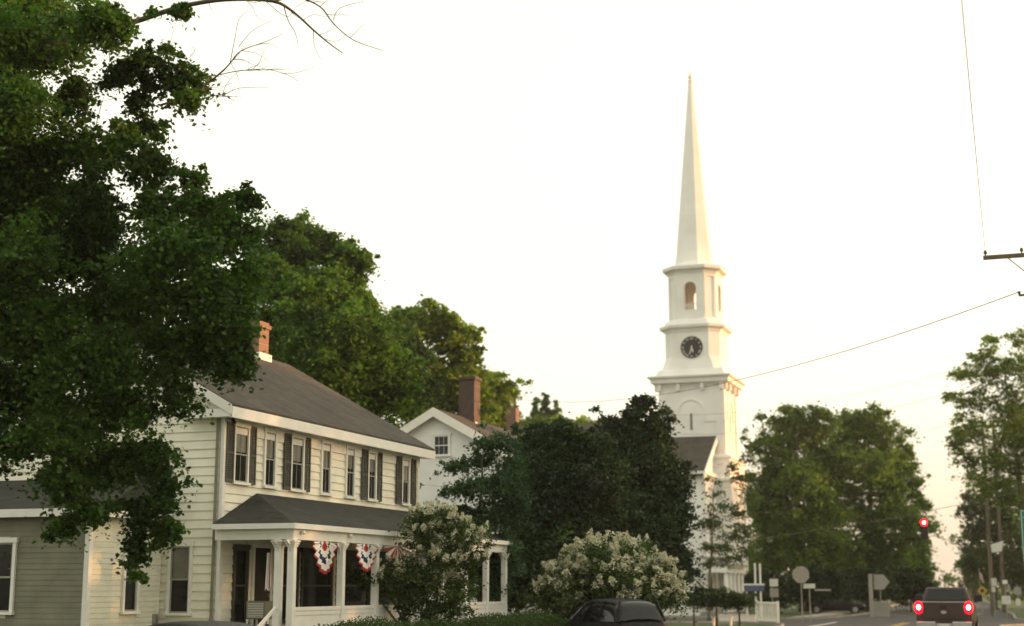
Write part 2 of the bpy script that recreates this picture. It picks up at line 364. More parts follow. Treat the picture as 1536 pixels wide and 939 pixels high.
def tree(name, label, base, ells, n, leaf, lm, seed, trunk_r=.25, group=None, cat='tree', barkm='bark', twigs=1, sub=.30, per=70, shell=.45, aspect=.62, fork=None, ragged=.17):
    rng = np.random.default_rng(seed); root = thing(name, label, cat, (base[0], base[1], 0), group)
    top = np.array([np.mean([e[0] for e in ells]), np.mean([e[1] for e in ells]), max(e[2] for e in ells)])
    lo = min(e[2]-e[5] for e in ells); fz = fork or max(.6, lo*.8 + .5)
    tb = MB(); b = Vector((base[0], base[1], 0)); f = Vector((base[0]*.9+top[0]*.1, base[1]*.9+top[1]*.1, fz))
    tp = Vector((base[0]*.6+top[0]*.4, base[1]*.6+top[1]*.4, max(fz*1.1, top[2]*.85)))
    tb.tube([b + Vector((0,0,-.1)), b.lerp(f,.15), b.lerp(f,.6), f], [trunk_r*1.5, trunk_r*1.05, trunk_r*.92, trunk_r*.82], 12)
    nodes = [(f, trunk_r*.8)]; prev = f
    for k in range(1, 6):
        q = f.lerp(tp, k/5) + Vector((rng.normal(0,trunk_r*.5), rng.normal(0,trunk_r*.5), 0)); r_ = trunk_r*(.8-.62*k/5)
        tb.tube([prev, q], [nodes[-1][1], r_], 8); nodes.append((q, r_)); prev = q
    P, T, hubs = crown_points(ells, n, rng, sub, per, shell, ragged)
    order = sorted(range(len(ells)), key=lambda i: min((Vector(ells[i][:3])-q).length for q, _ in nodes))
    for i in order:                       # each bough grows from the nearest limb that can carry it
        c = Vector(ells[i][:3]); q, r0 = min(nodes, key=lambda t: (t[0]-c).length*(1 if t[0].z < c.z+.3 else 1.35)); dist = (c-q).length; r0 = min(r0*.7, .02+.028*dist+trunk_r*.12)
        m1 = q.lerp(c, .5) + Vector(rng.normal(0, .06*dist, 3)) + Vector((0,0,.06*dist)); r1 = max(.012, r0*.5)
        tb.tube([q, q.lerp(m1,.5)+Vector(rng.normal(0,.03*dist,3)), m1, m1.lerp(c,.5)+Vector(rng.normal(0,.03*dist,3)), c], [r0, r0*.85, r0*.7, r0*.6, r1], 7); nodes.append((c, r1)); nodes.append((m1, r0*.7))
        for h in hubs[i][:int(10*twigs)]:
            h = Vector(h); mid = c.lerp(h,.5)+Vector(rng.normal(0,.06,3))*ells[i][3]
            tb.tube([c, mid, h], [r1*.5, r1*.3, r1*.12], 4, cap=False)
    tb.build('trunk', M[barkm], root, smooth=True)
    leaf_mesh('crown', P, leaf, lm, root, rng, aspect=aspect, tint=T)
    return root
def E(blobs, d, depth=.9):
    """boughs sighted at (px, py, rx, ry[, extra distance]) -> world ellipsoids"""
    o = []
    for b in blobs:
        dd = d + (b[4] if len(b) > 4 else 0); p = at(b[0], b[1], dd); k = dd/2240
        o.append((p.x, p.y, p.z, b[2]*k, max(b[2],b[3])*k*depth, b[3]*k))
    return o

# the big maple that overhangs the left of the view
BM = [(-60,60,120,90,0),(60,30,90,60,1),(150,30,60,36,-1),(275,12,30,16,0),(215,85,40,35,0),(275,118,40,40,.5),(285,150,26,22,0),
      (10,170,70,60,-1),(110,140,40,36,1.5),(172,112,32,22,.5),(178,205,40,30,0),(205,150,26,18,.4),(135,225,44,30,.5),(60,70,60,40,.5),(150,330,40,24,0),(290,350,50,30,0),(80,215,55,45,0),(215,190,40,20,1),(225,240,35,45,0),(30,290,90,70,1),(140,290,50,34,-.5),
      (235,310,45,35,0),(290,262,34,16,.5),(310,310,45,28,0),(365,300,35,20,.5),(345,350,55,40,0),(250,380,70,50,-1),(120,370,80,60,.8),
      (10,400,80,70,-.6),(365,410,35,40,.6),(300,440,70,45,-.4),(180,450,80,55,.8),(50,490,90,60,0),(350,480,38,45,.4),(352,545,28,40,0),(366,515,12,30,.2),
      (270,520,60,40,.4),(150,540,80,50,-.6),(30,585,70,45,.5),(255,590,35,38,0),(330,520,40,40,.3),(180,610,60,45,.3),(90,640,70,50,-.2),(230,690,45,40,0),
      (170,690,55,40,.6),(95,720,40,45,0),(250,735,26,34,-.3),(215,770,40,35,.2),(150,765,30,26,0),(100,785,34,30,.2),(245,800,26,28,0),(205,820,18,34,.1),(212,860,11,22,.1),(30,660,45,30,0),
      (-60,250,80,100,0),(-80,450,80,110,0),(-70,640,60,80,0)]
D0 = 24.5
mt = tree('maple_tree', 'huge dark green maple filling the left edge, its branches hanging over the cream house', at(-175, 880, D0), E(BM, D0, .8), 260000, .092, L_DEEP, 11,
          trunk_r=.42, sub=.5, per=75, shell=.6, aspect=.72, fork=3.2, twigs=.7, ragged=.24)
bb = MB()
def limb(pts, r0, r1, d=D0):
    P = [at(a, b, d + .3*sin(i*1.3)) for i, (a, b) in enumerate(pts)]; n = len(P)
    Q = []; 
    for i in range(n-1):
        for k in range(4):
            t = k/4; p0 = P[max(i-1,0)]; p1 = P[i]; p2 = P[i+1]; p3 = P[min(i+2,n-1)]
            Q.append(.5*((2*p1)+(p2-p0)*t+(2*p0-5*p1+4*p2-p3)*t*t+(3*p1-p0-3*p2+p3)*t**3))
    Q.append(P[-1]); bb.tube(Q, [r0+(r1-r0)*(i/(len(Q)-1)) for i in range(len(Q))], 6)
limb([(60,70),(190,36),(255,15),(300,4),(350,-1),(410,2),(440,18),(470,45),(495,66),(515,80)], .055, .006)
limb([(410,2),(445,-4),(480,10),(500,35),(530,60),(575,76)], .02, .004)
limb([(426,10),(432,30),(443,50),(448,70)], .010, .003); limb([(500,30),(510,12),(545,2)], .007, .003)
limb([(470,45),(472,70),(482,90)], .006, .002); limb([(485,58),(505,62),(520,50)], .005, .002)
limb([(240,158),(290,140),(330,110),(345,95),(362,76),(400,62),(425,50)], .022, .003)
limb([(345,95),(352,60),(358,30),(372,15)], .008, .002); limb([(362,76),(385,80),(402,92)], .006, .002); limb([(358,70),(380,45),(410,30)], .006,.002)
limb([(330,112),(360,106),(400,104),(430,112),(448,122)], .010, .003); limb([(400,104),(425,104),(436,102)], .005,.002)
limb([(250,158),(290,152),(330,142),(352,152)], .016, .003); limb([(335,143),(360,132),(405,131)], .007, .002); limb([(285,85),(292,75),(284,66)], .006,.002)
limb([(400,3),(430,25),(445,10),(470,-4)], .006,.002); limb([(455,30),(470,22),(490,25),(505,20)], .005,.002)
rb = random.Random(4)
for main in ([(300,4),(350,-1),(410,2),(440,18),(470,45),(495,66)],[(445,-4),(480,10),(500,35),(530,60)],[(345,95),(362,76),(400,62)],[(360,106),(400,104),(430,112)],[(290,140),(330,112)],[(310,148),(335,143)]):
    for k in range(5):
        i = rb.randrange(len(main)-1); t = rb.random(); x = main[i][0]+(main[i+1][0]-main[i][0])*t; y = main[i][1]+(main[i+1][1]-main[i][1])*t
        a = rb.uniform(-.9, 1.3); l = rb.uniform(14, 34); q = [(x, y)]
        for j in range(3): a += rb.uniform(-.45, .45); x += cos(a)*l/2; y += sin(a)*l/2; q.append((x, y))
        limb(q, .0055, .002)
bb.build('bare_branch', M['bark'], mt, smooth=True)

G = 'trees behind the cream house'
tree('maple_tree', 'bright green maple rising behind the chimney of the cream house', at(440, 880, 58), E([(430,370,55,38),(480,365,45,30,1),(520,400,38,40),(400,420,50,45,-1),
     (460,440,60,45,-1),(530,450,35,40),(500,500,70,45,-2),(420,500,60,50,1),(560,530,50,40),(470,560,80,40,0),(580,580,50,40,1),(440,345,34,16),(548,392,16,18)], 58), 105000, .19, L_MID, 21, .35, G, twigs=.6, sub=.36, per=90)
tree('oak_tree', 'darker rounded tree above the middle of the long grey roof', at(560, 880, 66), E([(560,500,50,38),(520,540,60,40),(600,540,45,40),(560,585,60,40),(610,590,36,30)], 66), 45000, .22, L_DEEP, 22, .3, G, sub=.36, per=90)
tree('ash_tree', 'yellow green airy tree above the attic gable of the white house', at(650, 880, 78), E([(640,480,48,26),(600,500,40,34),(680,500,34,28),(700,530,28,24),(620,560,50,40),(670,570,46,36),(700,600,40,40),(640,615,50,30),(712,495,12,10)], 78), 50000, .25, L_YEL, 23, .3, G, sub=.34, per=80)
tree('ash_tree', 'small light green tree right of the dark brick chimney, leaning to the sky', at(738, 880, 90), E([(745,577,38,18),(735,610,32,32),(758,600,22,24),(735,650,40,40),(750,640,30,40),(720,690,36,40)], 90), 28000, .24, L_YEL, 24, .2, G, sub=.34)
for q, (px, py, h) in enumerate(((803, 600, 34), (818, 592, 44), (834, 606, 28))):
    b = at(px, 880, 150); tree('pine_tree', ['leftmost of three far small pines left of the steeple', 'tallest and middle one of the three far pines', 'right hand one of the three far pines, shortest'][q], b,
         E([(px, py+10*k, 2.5+2.6*k, 7) for k in range(6)], 150, 1), 2600, .42, L_MID, 30+q, .2, 'far pines', sub=.5, per=30)
tree('linden_tree', 'low yellow lit tree top showing over the dark trees left of the steeple', at(850, 880, 125), E([(800,640,34,18),(850,637,36,15),(885,640,24,14),(840,670,60,30)], 125), 12000, .36, L_YEL, 33, .25, G, sub=.4)

G2 = 'dense dark trees before the church'
tree('evergreen_tree', 'dense near black evergreen left of the tall dark one, above the flowering mound', at(840, 880, 53), E([(815,670,40,36),(850,665,42,36),(885,675,30,34),(800,730,42,50),(850,740,60,55,-1),(890,740,40,55),
     (800,800,42,50),(840,820,60,50,-1),(890,830,40,50),(765,840,34,44),(770,885,46,30)], 53), 110000, .15, L_DARK, 41, .35, G2, sub=.36, per=80)
tree('evergreen_tree', 'tallest dark evergreen just left of the steeple, pointed top', at(965, 880, 62), E([(962,612,26,20),(945,640,40,30),(985,645,26,34),(960,690,50,40),(1000,720,34,50),(930,710,40,50),
     (1005,790,36,50),(960,780,60,60,-1),(920,800,40,50),(1015,850,28,36),(960,860,60,40),(925,870,40,34)], 62), 100000, .17, L_DARK, 42, .35, G2, sub=.36, per=80)
tree('dogwood_tree', 'blue green small tree with layered branches before the white gabled house', at(722, 880, 46), E([(680,700,24,10),(720,690,36,14,1),(740,665,36,14),(700,730,40,14,-.5),(745,720,40,24),(690,765,26,12),(725,775,45,20),(755,760,36,36),(770,700,20,30,1),
     (750,820,36,40),(720,840,36,30),(665,740,10,8),(690,860,34,26),(735,870,34,26),(775,640,10,14,1)], 46), 23000, .12, L_BLUE, 43, .12, sub=.5, per=40, shell=.7, ragged=.35)
tree('young_maple_tree', 'thin sparse young maple with open sprays in front of the white church wall', at(1062, 880, 86), E([(1095,700,16,10),(1118,800,16,16),(1062,780,20,10,.4),(1085,760,24,9),(1075,740,16,7),(1112,790,20,9),(1085,822,30,8),(1120,690,16,10),(1108,715,22,8),(1070,722,14,6),(1110,770,26,8),(1075,785,26,8,.5),(1100,805,24,8),(1060,820,20,8),(1090,838,28,7),(1125,740,14,26),(1120,830,18,14),(1060,845,16,6)], 86),
     6000, .16, L_PALE, 44, .09, sub=.5, per=14, shell=.8, barkm='greybark')
G3 = 'large street maples right of the church'
tree('maple_tree', 'wide round maple directly right of the church, crown to the tower foot', at(1205, 880, 122), E([(1195,630,44,24),(1160,665,40,34),(1225,650,40,34),(1150,720,34,40),(1200,710,50,44,-1),(1250,700,40,40),(1165,780,44,44),
     (1220,775,50,44,-1),(1150,830,34,34),(1200,835,50,34),(1255,830,40,34),(1140,765,26,26),(1180,612,12,7)], 122), 60000, .30, L_STREET, 51, .4, G3, sub=.36, per=80)
tree('maple_tree', 'wide maple left of the red traffic light, ragged right edge over the street', at(1300, 880, 126), E([(1290,632,44,22),(1265,665,36,34),(1320,660,36,34),(1345,690,32,30),(1300,710,50,40,-1),(1355,730,36,34),(1378,722,18,10),(1320,770,50,44,-1),
     (1365,790,30,40),(1345,840,44,34),(1290,830,50,40),(1375,830,20,28),(1240,770,40,50,1),(1385,760,12,12),(1380,860,16,14),(1330,615,10,6),(1362,668,14,8)], 126), 66000, .30, L_STREET, 52, .4, G3, sub=.36, per=80)
for q, (px, d, rx, ry, cy) in enumerate(((1150,112,42,24,880),(1230,112,46,28,876),(1300,116,40,24,876),(1365,122,34,24,880))):
    tree('shrub', ['dark bush behind the white ramp railing', 'dark bush behind the round sign back', 'dark bush behind the arrow shaped sign', 'dark bush at the foot of the street maple, beside the pickup'][q],
         at(px, 880, d), E([(px-rx*.4,cy,rx*.6,ry),(px+rx*.4,cy+3,rx*.6,ry*.8),(px,cy-6,rx*.6,ry*.8)], d), 14000, .22, L_DARK, 60+q, .08, 'dark bushes under the street maples', cat='bush', sub=.4)
G4 = 'street trees right of the road'
tree('locust_tree', 'airy tall tree at the right edge with sky showing through its top', at(1550, 880, 104), E([(1450,560,24,14),(1470,535,26,12),(1490,510,26,12),(1530,505,26,14),(1510,545,40,20),(1445,600,20,12),(1470,600,30,22),(1440,650,20,16),
     (1460,650,34,26),(1520,610,40,40),(1455,690,28,18),(1500,690,40,36),(1540,660,40,60),(1490,560,30,20),(1440,560,22,14),(1432,592,18,12),(1430,665,16,16),(1445,625,20,12),(1520,640,40,40),(1480,720,36,24),(1560,560,40,50),(1560,740,40,60),(1435,640,12,10),(1500,740,30,24)], 104), 46000, .20, L_YEL, 71, .3, G4, sub=.36, per=34, shell=.6, barkm='greybark')
tree('locust_tree', 'paler tree farther down the street behind the small road signs', at(1490, 880, 135), E([(1470,745,26,14),(1450,765,18,12),(1490,770,34,30),(1465,800,26,26),(1510,800,36,40),(1455,840,18,30),(1490,850,36,34),(1530,850,30,40),(1445,800,8,10),(1520,740,24,30)], 135), 26000, .27, L_PALE, 72, .3, G4, sub=.36, per=40, shell=.6, barkm='greybark')
tree('locust_tree', 'farthest pale tree closing the street on the right of the sky gap', at(1462, 880, 190), E([(1452,850,14,20),(1466,830,14,22),(1470,870,22,18),(1448,875,10,10)], 190), 7000, .36, L_PALE, 73, .3, G4, sub=.4, per=30)
tree('oak_tree', 'far tree left of the sky gap, low over the street end', at(1385, 880, 190), E([(1380,850,16,24),(1395,872,10,12),(1370,870,20,16)], 190), 6000, .36, L_DEEP, 74, .3, 'far trees by the sky gap', sub=.4, per=30)
# maples added out of view, right of the road, to block the low sun
for q, (x, y, h) in enumerate(((30,44,16.0),(32,53,16.0),(30,62,16),(33,71,16),(31,83,14),(30,112,16.5),(32,121,17.5),(31,131,17.5),(33,142,17),(30,153,16.5),(32,164,16))):
    ell = [(x+random.uniform(-2,2), y+random.uniform(-2.5,2.5), h*z, h*.34, h*.42, h*.17) for z in (.32,.45,.58,.7,.82)]
    tree('maple_tree', 'unseen maple added right of the road to shade the street', (x, y), ell, 9000, .5, L_MID, 80+q, .3, 'unseen maples added for shade', sub=.4, per=40)
# far wood closing the horizon
rng = np.random.default_rng(5); ells = []
for px in list(range(-60, 1385, 36)) + list(range(1462, 1640, 30)):
    d = rng.uniform(215, 260); hh = rng.uniform(7, 12) if px < 1300 else rng.uniform(5, 8)
    p = at(px, 880, d); ells.append((p.x, p.y, hh*.45, 6.5, 5, hh*.55))
for k in range(70):      # unseen stretch added behind the viewer, so glass reflects dark trees
    a = radians(8 + k*4.3); d = rng.uniform(150, 210); hh = rng.uniform(8, 14); ells.append((d*sin(a), d*cos(a), hh*.45, 9, 9, hh*.55))
for px in range(1385, 1465, 14):
    d = 330; p = at(px, 880, d); ells.append((p.x, p.y, .7, 4, 4, 1.0))
P, T, _ = crown_points(ells, 110000, rng, .35, 60, .45)
tag(leaf_mesh('far_wood', P, .8, L_DEEP, None, rng, tint=T), 'far dark wood closing the horizon behind the village', 'wood', kind='stuff')

# ------------------------------------------------------------------ flowering shrubs and hedge
def bloom_shrub(name, label, px, d, leaves, flowers, nl, nb, seed, lsz, cone, trunks):
    rng = np.random.default_rng(seed); bx, by = ground(px, d); root = thing(name, label, 'flowering shrub', (bx, by, 0))
    el = E(leaves, d, .8); P, T, hubs = crown_points(el, nl, rng, .4, 40, .55)
    tb = MB()
    for k in range(trunks):
        a = rng.uniform(0, 2*pi); b0 = Vector((bx+.12*cos(a), by+.12*sin(a), 0)); 
        e = el[k % len(el)]; c = Vector(e[:3]); m1 = b0.lerp(c, .5)+Vector(rng.normal(0,.12,3))
        tb.tube([b0, m1, c], [.05,.035,.014], 6)
        for h in hubs[k % len(el)][:8]: tb.tube([c, c.lerp(Vector(h),.5)+Vector(rng.normal(0,.04,3)), Vector(h)], [.012,.008,.004], 4, cap=False)
    tb.build('stem', M['bark'], root, smooth=True)
    leaf_mesh('foliage', P, lsz, L_SHRUB, root, rng, aspect=.6, tint=T)
    fe = E(flowers, d, .8); vol = np.array([e[3]*e[5] for e in fe]); vol /= vol.sum(); C = []; 
    for e, f in zip(fe, vol):
        k = max(2, int(nb*f)); u = rng.normal(size=(k,3)); u /= np.linalg.norm(u,axis=1)[:,None]; u[:,2] = np.where(u[:,2] < -.5, -u[:,2], u[:,2])
        cc = np.array(e[:3]) + u*np.array(e[3:6])*rng.uniform(.85,1.12,(k,1))
        for c in cc:      # a panicle: a cone of small petals
            m = int(cone[2]); t = rng.uniform(0,1,m)**.7; ax = rng.normal(0,.35,3)+u[rng.integers(k)]*.5; ax[2] += .6; ax /= np.linalg.norm(ax)
            L = cone[0]*rng.uniform(.55,1.3); rr = cone[1]*(1.05-t)*rng.uniform(.7,1.2)
            g = rng.normal(size=(m,3)); g /= np.linalg.norm(g,axis=1)[:,None]
            C.append(c + ax*(t*L)[:,None] + g*rr[:,None])
    C = np.concatenate(C)
    fo = leaf_mesh('blossom', C, lsz*.6, BLOOM, root, rng, aspect=.95); tag(fo, kind='stuff')
    return root
bloom_shrub('hydrangea_tree', 'loose flowering hydrangea tree with cream clusters in front of the porch', 645, 37,
    [(650,785,40,24),(632,800,26,24),(690,800,34,26),(632,860,26,22),(655,835,40,30),(705,835,26,26),(565,858,36,22),(545,868,24,14),(590,872,30,24),(600,850,26,20),(620,880,40,30),(680,880,34,30),(660,915,36,20),(610,915,20,18)],
    [(650,785,42,26),(634,798,26,24),(695,805,36,26),(640,845,24,18),(655,835,44,26),(705,830,26,26),(665,885,30,24),(620,850,30,18),(575,860,34,18)], 26000, 230, 91, .085, (.20,.10,70), 9)
bloom_shrub('hydrangea_shrub', 'broad low mound thick with cream hydrangea flowers, behind the dark car', 912, 46,
    [(912,850,70,38),(850,880,44,32),(975,875,44,36),(830,895,30,22),(912,890,90,40),(1000,895,26,26),(880,840,40,26),(950,842,44,28)],
    [(912,848,72,40),(850,878,46,34),(975,872,46,38),(828,892,30,24),(1000,892,26,26),(912,880,92,44)], 34000, 400, 92, .11, (.26,.15,74), 12)
def hedge(name, label, p0, p1, w, h, n, seed, lm, leaf=.055, cat='hedge', wob=.08):
    rng = np.random.default_rng(seed); p0 = np.array(p0); p1 = np.array(p1); d = p1-p0; L = np.linalg.norm(d); d /= L; s = np.array((-d[1], d[0]))
    root = thing(name, label, cat, (p0[0], p0[1], 0)); t = rng.uniform(0, L, n)
    hh = h*(1 + wob*np.sin(t*1.7+seed) * .5 + wob*.5*np.sin(t*.63)); edge = np.minimum(t, L-t); hh = hh*np.clip(.35+edge/.7, .3, 1)**.5
    a = rng.uniform(0, pi, n); r = rng.uniform(0,1,n)**.15
    u = np.cos(a); v = np.sin(a); k = 1/np.maximum(np.abs(u), np.abs(v))**.65
    o = u*k*r*w/2; z = np.clip(v*k*r, 0, 1.02)*hh*rng.uniform(.9,1.02,n); low = rng.uniform(0,1,n) < .45; z = np.where(low, rng.uniform(.03,1,n)*hh*.9, z); o = np.where(low, np.sign(u)*w/2*r, o)
    X = p0[0] + d[0]*t + s[0]*o; Y = p0[1] + d[1]*t + s[1]*o
    leaf_mesh('foliage', np.stack([X,Y,z],1), leaf, lm, root, rng, aspect=.6)
    st = MB()
    for k in range(int(L/.5)):
        x = p0[0]+d[0]*(k*.5+.25); y = p0[1]+d[1]*(k*.5+.25)
        st.tube([(x,y,0),(x+rng.normal(0,.05),y+rng.normal(0,.05),h*.5),(x+rng.normal(0,.12),y+rng.normal(0,.12),h*.85)], [.02,.014,.006], 5)
    st.build('stem', M['bark'], root); return root
hedge('hedge', 'clipped green hedge along the sidewalk in front of the porch', (-13.6, 26.4), (-13.6, 43.5), 1.1, 1.28, 70000, 3, L_HEDGE)

# ------------------------------------------------------------------ cream house
FX, Y0, Y1, EZ = -17.35, 29.3, 40.65, 6.15; XB = -26.6; RX, RZ = -22.0, 8.78
house = thing('clapboard_house', 'two storey cream clapboard house with dark shutters and a long grey roof', 'house', (-21, 35, 0))
U, N = (0,1,0), (1,0,0)
core = MB(); core.box(XB, FX-.02, Y0+.02, Y1-.02, 0, EZ)
core.prism([(XB, Y0+.02, EZ), (FX-.02, Y0+.02, EZ), (RX, Y0+.02, RZ-.12)], (0, Y1-Y0-.04, 0))
WN = [((349,371),((336,348),(371.5,381))), ((395,412),None), ((435,454),((424,434),(455,463))), ((481,495),None), ((518,531),None), ((551,563),((541,550),(564,571))), ((602,613),((593,601),(615,622)))]
cl = MB(); ops = []
wins = []
for (a, b), sh in WN:
    y0, y1 = onx(a,690,FX).y+.05, onx(b,690,FX).y-.05; wins.append((y0,y1,sh)); ops.append((y0-.07, y1+.07, 4.30, 5.80))
D1 = [(29.98,30.5),(30.85,31.62),(31.95,33.0),(33.3,34.9),(35.3,37.2),(37.8,39.7)]  # openings under the porch, widened and dark to stand for its deep shade
clap(cl, (FX-.02, 0, 0), U, N, .5, EZ, lambda z: (Y0, Y1), .2, ops + [(a-.05, b+.05, .8, 3.0) for a, b in D1])
rk = lambda z: (XB, FX) if z < EZ else (RX-(RX-XB)*(RZ-z)/(RZ-EZ), RX+(FX-RX)*(RZ-z)/(RZ-EZ))
sw1 = (-18.55, -17.98)
clap(cl, (0, Y0+.02, 0), (1,0,0), (0,-1,0), .5, RZ-.2, rk, .2, [(-18.65+.0, -18.02, 1.35, 2.95)])
clap(cl, (0, Y1-.02, 0), (1,0,0), (0,1,0), .5, RZ-.2, rk, .2)
core.build('wall', M['cream'], house); 
o = cl.build('clapboards', M['cream'], house)
cb = MB()
for (x, y) in ((FX-.045, Y0+.015), (FX-.045, Y1-.105)): box(x, x+.085, y-.045, y+.09, .5, EZ-.02).build('corner_board', M['trim'], house)
for y0, y1, sh in wins:
    s2 = [(onx(a,690,FX).y, onx(b,690,FX).y) for a, b in sh] if sh else None
    window(house, (FX,0,0), U, N, y0, y1, 4.38, 5.66, s2, rows=1, cols=2)
g = at(265, 815, 1); 
window(house, (0,Y0,0), (1,0,0), (0,-1,0), -18.58, -18.09, 1.42, 2.90, None, rows=1, cols=1)
for i, (a, b) in enumerate(D1):
    if i == 1:
        d = MB(); d.box(FX-.005, FX+.03, a, b, .8, 2.9); door = d.build('front_door', M['dark'], house); box(FX+.031, FX+.07, b-.12, b-.07, 1.75, 1.85).build('door_handle', M['chrome'], door)
        t = MB(); t.box(FX, FX+.05, a-.09, a, .8, 2.9); t.box(FX, FX+.05, b, b+.09, .8, 2.9); t.box(FX, FX+.052, a-.1, b+.1, 2.9, 3.0); t.build('door_frame', M['trim'], house)
    else: window(house, (FX,0,0), U, N, a, b, 1.2, 2.85, None, rows=1, cols=1, frame='shutter', blind=False)
# roof with eaves, fascia, rake boards
ov = .38; RXo = RX; sl_ = (RZ-EZ)/(FX-RX); zE = EZ+.12-ov*sl_*.0
rf = MB()
yA, yB = Y0-.32, Y1+.32
def slope(x0, z0, x1, z1, th=.09): rf.prism([(x0,yA,z0),(x1,yA,z1),(x1,yA,z1+th),(x0,yA,z0+th)], (0, yB-yA, 0))
ze = RZ + .05 - (FX+ov-RX)*(RZ-EZ)/(FX-RX)
slope(FX+ov, ze, RX, RZ+.05); slope(XB-ov, ze, RX, RZ+.05)
roof = rf.build('roof', M['roof'], house)
fs = MB(); fs.box(FX+ov-.03, FX+ov+.02, yA, yB, ze-.22, ze+.03); fs.box(FX, FX+ov-.03, Y0-.3, Y1+.3, ze-.19, ze-.13)
fs.box(FX+.0, FX+.03, Y0, Y1, ze-.5, ze-.19)
for yy in (yA-.025, yB): 
    for sgn, xe in ((1, FX+ov), (-1, XB-ov)):
        fs.prism([(xe,yy,ze-.16),(RX,yy,RZ-.10),(RX,yy,RZ+.13),(xe,yy,ze+.07)], (0,.024,0))
fs.prism([(FX+ov,yA,ze-.20),(FX-.9,yA,ze-.20),(FX-.9,yA,ze-.02),(FX+ov,yA,ze-.02)], (0,.3,0))
fs.build('fascia', M['trim'], house)
ch = MB(); c = at(388, 520, 38.2); ch.box(RX-.30, RX+.30, 38.5, 39.1, 8.3, 9.9); ch.box(RX-.35, RX+.35, 38.45, 39.15, 9.7, 9.82)
ch.build('chimney', M['bricko'], roof); box(RX-.38, RX+.38, 38.42, 39.18, 8.5, 8.92).build('flashing', M['trim'], roof)
box(XB+.1, FX-.1, Y0+.06, Y1-.06, 0, .5).build('foundation', M['concrete'], house)
dp = MB(); dp.tube([(FX-.12, Y0-.06, 5.9), (FX-.12, Y0-.06, .3)], .035, 8); dp.build('downspout', M['olive'], house)
# porch
PX, PY0, PY1 = -15.4, 29.0, 42.9; PZ = 3.22
porch = thing('front_porch', 'white posted porch with a dark hipped roof along the cream house', 'porch', (-16.4, 36, 0))
p = MB(); o_ = .12
A = [(PX+o_, PY0-o_), (PX+o_, PY1+o_), (FX+.03, PY1+o_), (FX+.03, PY0-o_)]
zt = 4.17; hp = 1.85
V = [(PX+o_,PY0-o_,PZ+.15),(PX+o_,PY1+o_,PZ+.15),(FX+.03,PY1+o_,PZ+.15),(FX+.03,PY0-o_,PZ+.15),(FX+.03,PY0+hp,zt),(FX+.03,PY1-hp,zt)]
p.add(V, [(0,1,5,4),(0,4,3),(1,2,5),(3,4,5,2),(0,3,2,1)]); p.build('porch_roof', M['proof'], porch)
f = MB(); f.box(PX+.03, PX+.18, PY0-.17, PY1+.17, PZ+.03, PZ+.148); f.box(FX+.06, PX+.03, PY0-.18, PY0-.03, PZ+.031, PZ+.147); f.box(FX+.06, PX+.03, PY1+.03, PY1+.18, PZ+.031, PZ+.147)
f.build('fascia', M['trim'], porch)
f = MB(); f.box(PX-.09, PX+.06, PY0, PY1, PZ-.20, PZ+.028); f.box(FX+.05, PX-.092, PY0, PY0+.14, PZ-.20, PZ+.026); f.box(FX+.05, PX-.092, PY1-.14, PY1, PZ-.20, PZ+.026)
f.box(FX+.05, PX-.092, PY0+.142, PY1-.142, PZ-.02, PZ+.02); f.build('beam', M['trim'], porch)
box(FX+.05, PX+.05, PY0+.05, PY1-.05, .55, .68).build('deck', M['concrete'], porch)
ws = MB(); ws.box(PX-.02, PX+.0, PY0+.1, PY1, 0.0, .55); ws.build('skirt', M['trim'], porch)
def post(x, y, pilaster=False):
    q = MB(); s = .075
    q.box(x-s, x+s, y-s, y+s, .68, PZ-.20); q.box(x-s-.03, x+s+.03, y-s-.03, y+s+.03, .68, .85); 
    for k in range(3): q.box(x-s-.02-.02*k, x+s+.02+.02*k, y-s-.02-.02*k, y+s+.02+.02*k, PZ-.36+.05*k, PZ-.32+.05*k)
    # scrolled bracket
    for sg in (-1, 1):
        q.prism([(x-.02, y+sg*s, PZ-.21), (x-.02, y+sg*(s+.22), PZ-.21), (x-.02, y+sg*(s+.18), PZ-.27), (x-.02, y+sg*(s+.06), PZ-.33), (x-.02, y+sg*s, PZ-.47)], (.04,0,0))
    return q.build('post', M['trim'], porch)
PY = [29.08, 31.52, 33.42, 35.6, 37.7, 39.45, 41.2, 42.8]
for y in PY: post(PX, y)
post(PX-.32, 29.08)
for i in range(len(PY)-1):
    a, b = PY[i]+.08, PY[i+1]-.08
    if i in (3, 4): continue
    r = MB(); r.box(PX-.05, PX+.05, a, b, 1.48, 1.56); r.box(PX-.02, PX+.02, a, b, .72, 1.48)
    for k in range(2): r.box(PX+.02, PX+.032, a+(b-a)*k*.5+.05, a+(b-a)*(k+1)*.5-.05, .80, 1.40) if k < 0 else None
    r.box(PX+.021, PX+.035, a, b, .72, .82); r.box(PX+.021, PX+.035, a, b, 1.38, 1.478); r.build('rail_panel', M['trim'], porch)
st = MB()
for k in range(4): st.box(-16.9, -15.75, 28.95-.28*(k+1), 28.95-.28*k, 0, .62-.15*k)
st.build('steps', M['concrete'], porch)
sr = MB()
for k in range(6): 
    y = 28.85-.22*k; zz = .62-.12*k; sr.box(-15.72, -15.69, y-.015, y+.015, max(0,zz-.1), zz+.85)
sr.prism([(-15.74, 28.95, 1.50), (-15.74, 27.65, .80), (-15.74, 27.65, .87), (-15.74, 28.95, 1.57)], (.06,0,0)); sr.box(-15.76,-15.66,27.58,27.68,0,.95)
sr.build('stair_rail', M['trim'], porch)
